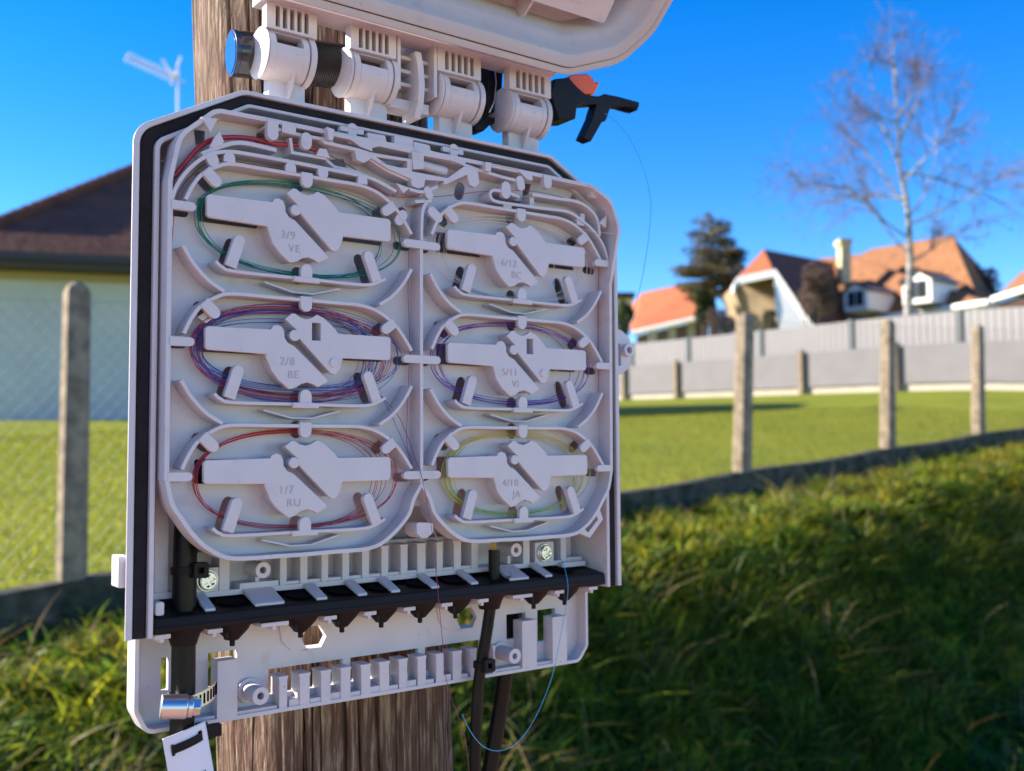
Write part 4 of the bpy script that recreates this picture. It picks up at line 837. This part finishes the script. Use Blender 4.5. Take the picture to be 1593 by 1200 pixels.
# ---- lower comb, screws and bosses
b = mm()
b.box(-124, 150, -134.5, -131.4, -44, -30.8)
b.prism([(-124, -131.5), (-124, -111), (150, -111), (150, -131.5)], -46, -43)
b.box(-124, -111, -131.5, -118.6, -43, -31.4); b.box(-110.8, -104.8, -131.6, -112, -43, -31.2); b.box(-99, -76, -131.6, -128.4, -43, -31.1)
tx = [(-75.2, -71), (-62.8, -58.2), (-49.4, -45), (-36, -31.4), (-22.8, -18), (-9.7, -4.8), (3.7, 8.7), (16, 22), (30.2, 34.8), (43.0, 48.6), (56.6, 62)]
for x0, x1 in tx: b.prism([(x0, -131.5), (x1, -131.5), (x1, -115), (x1 + .8, -113), (x0 - .8, -113), (x0, -115)], -43, -31.3); 
for x0, x1 in zip(tx[:-1], tx[1:]): b.box(x0[1] + .0, x1[0] - .0, -131.5, -129.6, -43, -31.9); 
b.box(98.5, 104, -131.5, -112, -43, -31.2); b.box(108.8, 125, -131.6, -118.2, -43, -31.5); b.box(131, 136, -131.6, -112, -43, -31.2); b.box(136, 150, -132, -130, -43, -31)
comb = b.build('comb_plate', GREY, ENC, .25)
for x in (-88, 88):
    o = mm(); o.prism(circle(x, -121.4, 4.5, 24), -43, -25, [circle(x, -121.4, 1.9, 14)]); o.box(x - 1.2, x + 1.2, -131, -125, -43, -33); o.build('screw_boss', GREY, ENC, .3)
def screw(x, y, z):
    b = mm(); cross = [(-.75, .75), (-.75, 3.0), (.75, 3.0), (.75, .75), (3.0, .75), (3.0, -.75), (.75, -.75), (.75, -3.0), (-.75, -3.0), (-.75, -.75), (-3.0, -.75), (-3.0, .75)]
    M = Matrix.Translation((x, y, z)) @ Matrix.Rotation(.4, 4, 'Z')
    b.lathe([(6.2, 0), (6.2, .6), (5.9, .9)], 30, M); b.lathe([(5.4, .8), (5.2, 1.8), (4.6, 2.3), (4.2, 2.3)], 30, M); b.prism(circle(0, 0, 4.25, 30), 1.0, 2.9, [cross], M, step=False); b.prism(circle(0, 0, 4.2, 20), .5, 1.0, M=M, step=False)
    return b
for x in (-117.5, 116.5): screw(x, -125.4, -31.2).build('cross_head_screw', STEEL, ENC, .15)
# grey tongues that press the rubber strip
b = mm()
for x0, x1, wl in ((-125, -119, 0), (-97.5, -80, 1), (-61, -54, 0), (-35, -28.5, 0), (-13, -6.5, 0), (15, 21, 0), (44, 50, 0), (74, 90, 1), (103, 109.5, 0)):
    b.add([(x0, -131.6, -31), (x1, -131.6, -31), (x1 - .2, -137.9, -13.5), (x0 + .2, -137.9, -13.5), (x0, -134, -31), (x1, -134, -31), (x1 - .2, -139.5, -13.5), (x0 + .2, -139.5, -13.5)], [(0, 1, 2, 3), (7, 6, 5, 4), (0, 4, 5, 1), (1, 5, 6, 2), (2, 6, 7, 3), (3, 7, 4, 0)])
b.build('comb_tongue', GREY, comb, .4)

# ---- rubber cable entry strip with its cones
b = mm()
SY = lambda z: -139.6 + (-10 - z) * .17
b.loft([[(x, -147.6, -10.2), (x, -145.2, -9.6), (x, -143.9, -10.3), (x, -141.2, -10.3), (x, -139.9, -11), (x, -134.9, -44), (x, -149.5, -44)] for x in (-152.4, 152.4)], True, True, True)
strip = b.build('rubber_entry_strip', RUBBER, ENC, .4)
CONES = [(-132.6, 1), (-106, 0), (-66, 0), (-40, 0), (-14, 0), (13, 0), (39, 0), (65, 1), (101, 0), (127.5, 0)]
def cone(x, openend):
    b = mm(); M = Matrix.Translation((x, 0, -23.5)) @ Matrix.Rotation(math.radians(90), 4, 'X')
    pr_ = [(10.0, 146), (9.6, 149.5), (9.2, 150.2)] + ([(8.2, 152), (6.6, 157)] if openend else [(8.6, 151.5), (4.6, 155.8), (3.4, 157.2), (1.5, 157.8), (1.4, 160.6), (.01, 160.6)])
    b.lathe([(r, z) for r, z in pr_], 26, M)
    if not openend: b.box(x - 6.2, x - 4.4, -156, -152, -20, -17)
    return b
for x, o in CONES: cone(x, o).build('sealing_cone', RUBBER, strip, 0, smooth=40)
for x, o in CONES:
    if o == 0: b = mm(); b.add([(x + 8.6 * math.cos(t), SY(-24 + 7.6 * math.sin(t)) + .35 + .5, -24.5 + 7.6 * math.sin(t)) for t in np.linspace(0, 2 * math.pi, 28, False)], [tuple(range(28))]); b.build('entry_mouth_shade', HOLE_SHADE, strip, 0, smooth=0)  # flat disc coloured with the shade of an open mouth
b = mm()
for x in (-147, -119.5, -86, -52.5, -27, -.5, 26, 53, 84, 114.5, 144): w = 8 if x in (-86, 84) else 4; b.prism(rrect(x - w, x + w, -150.9, -148.6, .3), -38, -13); b.box(x - 1, x + 1, -153, -150.8, -30, -14)
b.build('strip_clip', GREY, comb, .25)

# ---- lower apron
b = mm()
W = 157.0; ap = [(-153.2, -149), (-153.2, -191), (-147.5, -202.4), (149.5, -202.4), (W, -193), (W, -149)]
AO = fillet(ap, [0, 8, 6, 6, 6, 0], 4)
hl = [rrect(-137.5, -133.5, -184, -166.5, .5), rrect(-111.5, -94.8, -186, -167, .4), rrect(94, 110, -183, -166.4, .4), rrect(120.5, 136, -188, -166, .4)]
for x0, x1 in ((-76, -28.5), (-23.4, 24.6), (29.6, 73)): hl.append(rrect(x0, x1, -195, -180.5, .4))
for x in (-48, 61): hl.append(circle(x, -165.6, 8.2, 6))
b.prism(np.vstack([AO, [(W, -140), (-153.2, -140)]]), -48, -45, hl)
b.wall(AO, 2.2, -48, -35)
for x0, x1 in ((-109.7, -98.2), (100, 112.2), (126, 138.6)): b.prism([(x0, -202.2), (x1, -202.2), (x1, -170.3), (x0, -170.3)], -45, -35)
for x0, x1 in ((-74, -67.8), (-61.4, -53.9), (-47.9, -40.6), (-35.2, -27.6), (-21.7, -14.2), (-9, -1), (4.6, 11.8), (17.9, 25.2), (31.5, 38.3), (44, 51.9), (57.6, 63.4), (75.3, 78.3)):
    b.prism([(x0 + .7, -202), (x1 - .7, -202), (x1 - .7, -186), (x1, -183.6), (x0, -183.6), (x0 + .7, -186)], -47, -35.4)
for i, x in enumerate(np.arange(-67, 70, 12.95)): b.box(x, x + 7, -202.5, -197.6 - (i % 2) * 1.2, -46, -35.8)
for x0, x1 in ((-98, -74), (78, 100), (-132, -110), (112, 126)): b.box(x0, x1, -202.2, -199.6, -46, -36.5)
b.box(-80, 76, -180.3, -174, -66, -47.5)  # hidden lip added behind the slots to keep sun off the comb posts
apron = b.build('cable_apron', GREY, ENC, .3)
for x in (-88, 88):
    o = mm(); o.prism(circle(x, -190.6, 4.9, 24), -47, -27, [circle(x, -190.6, 2.0, 14)]); o.prism(circle(x, -190.6, 7, 24), -46, -43); o.build('screw_boss', GREY, apron, .4)
for x in (-50, 58):
    o = mm(); o.prism(fillet([(x - 21, -152), (x - 18, -166), (x - 12, -171.6), (x + 13, -171.6), (x + 19, -166), (x + 22, -152)], 5, 4, True), -46, -43.6, [circle(x + (2 if x < 0 else 3), -165.6, 8, 6)]); o.build('mounting_pad', GREY, apron, .3)

# =================================================================== CABLES, FIBRES AND FITTINGS
def bx_thing(name, mb, m, label, cat, group=None, smooth=40, bevel=0): return inbox(tag(mb.build(name, m, None, bevel, smooth=smooth), label, cat, group))
def cable(name, pts, r, label, n=18, m=None): b = mm(); b.tube(catmull(pts, 8), r, n); return bx_thing(name, b, m or JACKET, label, 'cable', 'black cables entering the enclosure')
cable('incoming_cable', [(-124, -60, -28), (-130, -80, -25), (-132.4, -105, -23.5), (-132.6, -150, -23.5), (-132.8, -200, -24), (-135, -240, -28), (-141, -330, -40), (-150, -480, -60)], 6.3, 'thick black cable running up the left side through the rubber strip')
cb = cable('drop_cable', [(69, -120, -23.5), (68.6, -140, -23.5), (65.5, -158, -23.5), (62, -185, -26), (59.5, -205, -28), (58, -250, -30), (60, -400, -40)], 3.7, 'thin black cable with a stripped end rising through the middle of the strip')
b = mm()
for i in range(26):
    a = random.uniform(0, 6.28); r0 = random.uniform(0, 2.2); L = random.uniform(4, 9); b.tube([(69 + r0 * math.cos(a), -120.5, -23.5 + r0 * math.sin(a)), (69 + 1.4 * r0 * math.cos(a) + random.uniform(-1, 1), -120 + L, -23.5 + 1.4 * r0 * math.sin(a))], .22, 4)
YARN = mat('aramid_yarn', (.62, .46, .16), .6); yo = b.build('aramid_yarn', YARN, cb)
b = mm()
for i in range(10): b.tube(catmull([(66 + random.uniform(-3, 5), -139 - random.uniform(0, 3), -16), (68 + random.uniform(-5, 7), -141 + random.uniform(-1, 5), -14), (70 + random.uniform(-4, 9), -138 + random.uniform(-2, 5), -17)], 4), .12, 4)
for i in range(5): b.tube(catmull([(64, -160 - i, -20), (63 + random.uniform(-3, 4), -166 - 2 * i, -19), (66, -170 - i, -21)], 4), .12, 4)
b.build('stray_strand', JACKET, cb)
cable('hanging_cable', [(112, -160, -62), (113, -178, -64), (112, -200, -68), (109, -240, -74), (100, -300, -80), (85, -420, -95)], 5.6, 'black cable passing behind the grey apron and hanging lower right')
def tie(name, x, y, z, r, label, tail=None, flip=1):
    t = inbox(tag(bpy.data.objects.new(name, None), label, 'cable tie', 'black cable ties around cables')); SC.collection.objects.link(t); t.matrix_world = BOX
    b = mm(); b.loft([[(x + q * math.cos(a), y + dy + .8 * math.cos(a) * .6, z + q * math.sin(a)) for a in np.linspace(0, 2 * math.pi, 28, False)] for q, dy in ((r, -1.9), (r + 1, -1.9), (r + 1, 1.9), (r, 1.9), (r, -1.9))], True); b.build('strap', RUBBER, t, .15)
    h = mm(); M = Matrix.Translation((x + flip * r * .75, y, z + r * .9)); h.prism(rrect(-3.6, 4.2, -4, 4, 1), 0, 5, [rrect(-1.4, 1.6, -1.6, 1.6, .3)], M); h.box(-2.6, 3, -2.2, 2.2, .4, 1.2, M); h.build('tie_head', RUBBER, t, .3)
    return t
tie('cable_tie', -132.4, -117.6, -23.6, 6.4, 'black cable tie around the thick cable beside the left screw')
tie('cable_tie', 60.2, -192, -26.6, 3.8, 'black cable tie around the thin cable at the apron comb', flip=.4)
b = mm(); 
# hose clamp
hc = empty('hose_clamp', BOX, 'shiny steel hose clamp with slotted band around the thick left cable', 'hose clamp')
b = mm(); n = 40
b.loft([[(-133 + q * math.cos(a), -186.5 + dy - 1.1 * math.cos(a), -24 + q * math.sin(a)) for a in np.linspace(0, 2 * math.pi, n, False)] for q, dy in ((6.5, -4), (7.3, -4), (7.3, 4), (6.5, 4), (6.5, -4))], True)
tail = catmull([(-134, -187.0, -16.9), (-128, -185.8, -16.4), (-121.5, -184, -17.2), (-116.5, -182.0, -20), (-114.5, -180.8, -24)], 6)
b.loft([[(p[0], p[1] - 4, p[2]) for p in tail], [(p[0], p[1] + 4, p[2]) for p in tail], [(p[0], p[1] + 4, p[2] - .7) for p in tail], [(p[0], p[1] - 4, p[2] - .7) for p in tail], [(p[0], p[1] - 4, p[2]) for p in tail]])
b.build('band', STEEL, hc, 0, smooth=50)
b = mm()
for p in tail[6:-1:2]: b.box(-.45, .45, -2.7, 2.7, -.2, .35, Matrix.Translation(p) @ Matrix.Rotation(.0, 4, 'Z'))
b.build('band_slot_shade', HOLE_SHADE, hc)  # solid bars coloured with the shade of the slots
b = mm(); b.tube([(-147, -185.2, -15), (-134.5, -186.4, -11.5)], 6.2, 22); b.tube([(-134.5, -186.4, -11.5), (-131.8, -186.7, -10.8)], [5.6, 5.4], 22); b.build('screw_housing', STEEL, hc, .5)
b = mm(); b.tube([(-131.9, -186.7, -10.9), (-128.0, -187.0, -9.8)], [5.0, 4.4], 6); b.build('hex_screw', STEEL, hc, .4)

# card tag with its tie
tg = empty('cable_tag', BOX, 'white card tag with black lettering tied to the thick left cable', 'tag')
def tagp(u, v): return (-145.5 + u + (-v) * .17, -202.0 + v + u * .33 - .006 * u * u * .6, -14 - .020 * (u - 11) ** 2 - v * .05)
def sheet(u0, u1, v0, v1, hole=None, nu=14, nv=20, th=.35):
    b = mm(); vs = [tagp(u, v) for u in np.linspace(u0, u1, nu) for v in np.linspace(v0, v1, nv)]; fs = []
    for i in range(nu - 1):
        for j in range(nv - 1):
            uc = u0 + (u1 - u0) * (i + .5) / (nu - 1); vc = v0 + (v1 - v0) * (j + .5) / (nv - 1)
            if any(a < uc < c and d < vc < e for a, c, d, e in (hole or [])): continue
            fs.append((i * nv + j, (i + 1) * nv + j, (i + 1) * nv + j + 1, i * nv + j + 1))
    b.add(vs, fs); return b
c = sheet(0, 22.5, -78, 0, [(3.2, 4.6, -10.6, -4.4), (17.4, 19.2, -9.2, -3.4)], 31, 90).build('card', PAPER, tg)
so = c.modifiers.new('thickness', 'SOLIDIFY'); so.thickness = .0004
b = mm(); tp = [Vector(tagp(u, v)) + Vector((0, 0, .9)) for u, v in ((3.6, -7.0), (8, -7.0), (13, -6.9), (18.6, -6.4))]; tp = [Vector(tagp(3.4, -7)) + Vector((-.3, 0, -3)), Vector(tagp(3.7, -7)) + Vector((0, 0, .3))] + tp + [Vector(tagp(19, -6.3)) + Vector((.3, 0, -2.4))]
tq = catmull([tuple(p) for p in tp], 6); b.loft([[(p[0], p[1] - 2.2, p[2]) for p in tq], [(p[0], p[1] + 2.2, p[2]) for p in tq], [(p[0], p[1] + 2.2, p[2] - .8) for p in tq], [(p[0], p[1] - 2.2, p[2] - .8) for p in tq], [(p[0], p[1] - 2.2, p[2]) for p in tq]])
b.box(-122.5, -113.5, -206, -200, -23, -18); b.box(-126.5, -121, -209, -198, -22, -18.4)
b.build('tag_tie', RUBBER, tg, .2)
b = mm(); INK = mat('black_ink', (.012, .012, .014), .6, .3)
cu = bpy.data.curves.new('ink', 'FONT'); cu.body = 'NVI'; cu.size = 6.2; o = bpy.data.objects.new('ink', cu); SC.collection.objects.link(o); dg = bpy.context.evaluated_depsgraph_get(); dg.update(); me_ = bpy.data.meshes.new_from_object(o.evaluated_get(dg))
b.add([tuple(Vector(tagp(8.2 + v.co.x, -27.6 + v.co.y)) + Vector((0, 0, .3))) for v in me_.vertices], [tuple(p.vertices) for p in me_.polygons]); bpy.data.objects.remove(o); bpy.data.curves.remove(cu)
b.build('printed_lettering', INK, tg, 0, smooth=0)

# ---- fibres
def fibre_mat(name, col, rough=.25): return mat(name, col, rough, .5)
FC = dict(green=fibre_mat('green_fibre', (.0, .20, .13)), blue=fibre_mat('blue_fibre', (.012, .085, .40)), red=fibre_mat('red_fibre', (.44, .03, .045)), violet=fibre_mat('violet_fibre', (.14, .03, .33)), yellow=fibre_mat('yellow_fibre', (.62, .50, .06)), lime=fibre_mat('lime_fibre', (.36, .50, .08)), clear=fibre_mat('clear_fibre', (.70, .66, .62)), cyan=fibre_mat('light_blue_fibre', (.06, .42, .66)), purple=fibre_mat('plum_fibre', (.22, .03, .14)))
def coil(i, n, r, seed, right=(49, 66), left=(57.5, 61), top=(22.5, 26), bot=(25.5, 28), arc=None, tight=.2):
    rg = random.Random(seed); cx, cy = CELLS[i]; b = mm()
    for k in range(n):
        rx = rg.uniform(*right); lx = rg.uniform(*left); ty = rg.uniform(*top); by = rg.uniform(*bot); ph = rg.uniform(-.12, .12); z0 = rg.uniform(-10, -4.2); a0, a1 = arc(k, rg) if arc else (0, 2 * math.pi); P = []
        for t in np.linspace(a0, a1, int(64 * (a1 - a0) / 6.28) + 3):
            c_, s_ = math.cos(t), math.sin(t); pw = .86
            X_ = (rx if c_ > 0 else lx) * math.copysign(abs(c_) ** pw, c_); Y_ = (ty if s_ > 0 else by) * math.copysign(abs(s_) ** pw, s_) - (1.0 if c_ > 0 else 0) * c_
            P.append((cx + X_ + .5 * math.sin(3 * t + k), cy + Y_ + ph * 3 * c_ + .3 * math.sin(2 * t + k), z0 + .8 * math.sin(2 * t + k)))
        b.tube(P, r, 6)
    return b
def fib(mb, m, label, cat='fibre coil', group='fibre coils in the splice trays', name='fibre_coil'): return bx_thing(name, mb, m, label, cat, group)
fib(coil(0, 9, .19, 1), FC['green'], 'green fibre coil in the tray lettered 3/9 VE')
fib(coil(1, 15, .17, 2, right=(30, 66), left=(54, 62), top=(15, 26.5), bot=(19, 28.5)), FC['blue'], 'blue fibre coil in the tray lettered 2/8 BE')
fib(coil(1, 9, .17, 3, right=(36, 60), left=(57, 63), top=(20, 26.5), bot=(23, 28.5)), FC['red'], 'red fibre coil among blue loops in the tray lettered 2/8 BE')
fib(coil(2, 9, .17, 4, right=(44, 64), left=(57.6, 59.6), top=(24.2, 26.2), bot=(26, 28.2)), FC['red'], 'red fibre coil alone in the tray lettered 1/7 RU')
fib(coil(3, 6, .15, 5, right=(50, 66), left=(50, 64), top=(21, 26)), FC['clear'], 'clear fibre coil in the tray lettered 6/12 BC')
fib(coil(4, 7, .18, 6, right=(46, 66), left=(54, 66), top=(22, 26), bot=(22, 28)), FC['violet'], 'violet fibre coil in the tray lettered 5/11 VI')
fib(coil(5, 7, .18, 7, right=(46, 64), left=(50, 60), top=(22.6, 26.3), arc=lambda k, g: (-.5, 3.9)), FC['yellow'], 'yellow fibre coil in the tray lettered 4/10 JA')
fib(coil(5, 7, .18, 8, right=(46, 62), left=(46, 56), bot=(24.5, 28.4), arc=lambda k, g: (2.5, 6.4)), FC['lime'], 'lime green fibre loops low in the tray lettered 4/10 JA')
def loose(name, pts, r, m, label, cat, group=None, n=8): b = mm(); b.tube(catmull(pts, 8), r, n); return bx_thing(name, b, m, label, cat, group)
loose('red_buffer_tube', [(-146.2, 88, -8), (-141.5, 95, -7), (-134, 105, -7), (-124, 112, -7), (-108, 115.2, -6.6), (-92, 114.4, -5.4), (-78, 115.6, -4), (-68, 114.6, -4), (-63.5, 114.4, -4)], 1.3, FC['red'], 'thick red tube along the upper left wall of the panel', 'buffer tube', n=12)
g_ = 'single fibres led round the panel'
loose('loose_fibre', [(-146.5, -68, -9), (-146.6, -20, -9), (-147.5, 30, -9), (-146, 62, -9), (-144, 78, -9), (-136, 91, -9), (-124, 100.5, -9), (-100, 101.5, -8), (-60, 101, -8), (-30, 100, -8), (-16, 96, -7), (0, 97.2, -4), (20, 101, -4), (45, 107, -3), (62, 109.5, -2), (80, 112.8, -3), (105, 114.2, -5), (128, 111, -6), (143, 100, -7), (148.4, 84, -8), (148.6, 50, -9), (147.5, -20, -9)], .22, FC['red'], 'red fibre led along the left edge and across the top of the panel', 'fibre', g_)
loose('loose_fibre', [(-63.5, 114.3, -4), (-55, 112.5, -5), (-46, 110, -6), (-38, 107.5, -8), (-30, 103, -9), (-24, 99, -10)], .3, FC['purple'], 'short dark fibre leaving the end of the thick red tube', 'fibre', g_)
loose('loose_fibre', [(-3.4, 70, -9), (-4, 40, -9), (-3, 10, -9), (-4.6, -20, -8), (-5.6, -50, -8), (-3, -62, -7), (-4, -70, -6)], .18, FC['purple'], 'plum fibre lying down the left side of the centre divider', 'fibre', g_)
loose('loose_fibre', [(-25, -23, -6), (-14, -34, -5), (-8, -46, -4), (-4, -60, -1), (-1, -72, 2), (3.6, -98, 4), (7, -125, 4), (12, -160, 2), (20, -195, -4), (30, -216, -8), (37, -232, -10), (42, -262, -12), (46, -300, -14)], .2, FC['purple'], 'plum fibre hanging from the tray 2/8 BE across the strip and below the box', 'fibre', g_)
loose('loose_fibre', [(-29, -17, -6), (-20, -30, -6), (-10, -50, -5), (-5, -62, -5), (-4, -76, -5)], .18, FC['blue'], 'blue fibre crossing from tray 2/8 BE towards the centre divider', 'fibre', g_)
loose('loose_fibre', [(174, 193, -34), (186, 186, -30), (198, 172, -26), (207, 150, -22), (211, 128, -20), (209, 104, -20), (203, 76, -20), (194, 48, -20), (186, 28, -21), (177, 0, -24), (168, -30, -28), (166, -60, -34)], .21, FC['cyan'], 'light blue fibre curving down from the black clamp beside the lid', 'fibre', g_)
loose('loose_fibre', [(127, -117, -31), (122, -126, -22), (119, -136, -12), (116, -150, -6), (110, -175, -6), (102, -202, -6), (90, -226, -8), (76, -240, -9), (62, -243, -10), (50, -238, -10), (41, -228, -10), (34, -216, -9)], .21, FC['cyan'], 'light blue fibre looping below the apron in front of the black cables', 'fibre', g_)
loose('loose_fibre', [(122, 92, 2), (140, 91.5, 4), (156, 92, 6), (170, 93.5, 8)], .13, FC['clear'], 'clear fibre end sticking out past the right edge of the panel', 'fibre', g_)
b = mm()
for k in range(5): b.tube([(-133.6 + k * .9, 14.4 - .6 * k, -4.5), (-128.6 + k * .9, 18.6 - .6 * k, -4.0)], .5, 8)
bx_thing('splice_sleeve', b, fibre_mat('clear_sleeve', (.75, .72, .68)), 'bundle of clear heat shrink sleeves clipped at upper left of tray 2/8 BE', 'sleeve')

# ---- torch lying behind the hinge
tr = empty('torch', BOX, 'black knurled torch with smoky clear head and lens coloured as reflected sky lying behind the hinge', 'torch')
a = np.array((-101.5, 175.0, -42)); d = np.array((1, .062, .12)); d /= np.linalg.norm(d); P_ = lambda t: tuple(a + d * t)
SMOKE = mat('smoky_clear_plastic', (.10, .10, .11), .12, .5, trans=.75)
b = mm(); b.tube([P_(0), P_(24)], 13.2, 32); b.build('clear_head', SMOKE, tr, .4)
b = mm(); b.tube([P_(2), P_(22)], 10.5, 28); b.build('reflector', mat('dark_chrome', (.12, .12, .13), .25, .5, .8), tr, .3)
b = mm(); b.tube([P_(-1.5), P_(1.2)], [13.4, 13.4], 32); b.build('head_ring', mat('blue_black_anodised', (.015, .03, .07), .25), tr, .5)
b = mm(); b.tube([P_(-1.9), P_(-1.4)], [11.2, 11.2], 32); b.build('lens', mat('sky_reflection_lens', (.015, .09, .40), .15), tr, .2)  # sky reflection on the glass painted in as blue
kn = mm(); secs = []
for i, t in enumerate(np.linspace(24, 74, 70)):
    secs.append([tuple(np.array(P_(t)) + (13.2 + .45 * ((i + j) % 2)) * np.array([0, math.cos(2 * math.pi * j / 72), math.sin(2 * math.pi * j / 72)])) for j in range(72)])
kn.loft(secs, True, True, True); kn.build('knurled_body', mat('black_anodised', (.025, .022, .02), .4, .5, .2), tr, 0, smooth=0)

# ---- black clamp with orange lever on the right of the pole
ct = empty('cable_clamp', BOX, 'black plastic drop clamp with an orange lever beside the lid hinge', 'clamp')
BP = mat('black_plastic', (.016, .013, .012), .5, .2, var=.3, vscale=50)
def Q(px, py, z):    # helper: photograph point on the plane z of the enclosure
    r = R.T @ np.array([(px - 796.5) / F_PX, (py - 600) / F_PX, 1.0]); o = -R.T @ T; k = (-z * .001 - o[2]) / r[2]; p = o + k * r; return (p[0] * 1000, -p[1] * 1000)
def Qp(pts, z): return [Q(x, y, z) for x, y in pts]
b = mm(); b.prism(Qp([(852, 128), (874, 126), (884, 138), (900, 152), (900, 166), (886, 172), (884, 190), (858, 190), (845, 150)], -36), -48, -28)
b.build('body', BP, ct, .8)
b = mm(); b.prism(Qp([(896, 149), (930, 152), (936, 148), (956, 152), (990, 161), (989, 170), (950, 166), (946, 167), (938, 190), (932, 192), (915, 222), (903, 216), (918, 184), (920, 176), (924, 164), (896, 166)], -36), -42, -33)
for i in range(9): 
    x_, y_ = Q(962 + i * 3, 157.5 + i * .9, -36); b.box(x_ - .5, x_ + .5, y_ - 4.6, y_ + .4, -43, -32.4)
b.build('hook_arm', BP, ct, .5)
b = mm(); b.prism(Qp([(873, 127), (884, 119), (908, 117), (917, 124), (920, 131), (926, 129), (927, 134), (919, 149), (889, 148)], -36), -43, -32); b.build('lever', mat('orange_plastic', (.88, .14, .012), .4, .5), ct, 1.2)
bs = empty('steel_strap_clamp', BOX, 'black strap clamp with a steel bail seen in the gap between hinge knuckles', 'strap clamp')
b = mm(); b.prism(Qp([(757, 100), (778, 104), (774, 178), (752, 176)], -34), -46, -30); b.prism(Qp([(733, 200), (745, 188), (754, 181), (760, 186), (767, 184), (768, 192), (756, 198), (748, 206), (735, 206)], -34), -42, -30); b.build('strap', BP, bs, .8)
b = mm(); b.tube([(*Q(770, 108, -29), -29), (*Q(772, 130, -28), -28), (*Q(769, 158, -28), -28), (*Q(761, 176, -29), -29)], .55, 8); b.prism(Qp([(765, 100), (778, 103), (777, 108), (765, 106)], -29), -31, -28.4); b.build('steel_bail', STEEL, bs, .2)
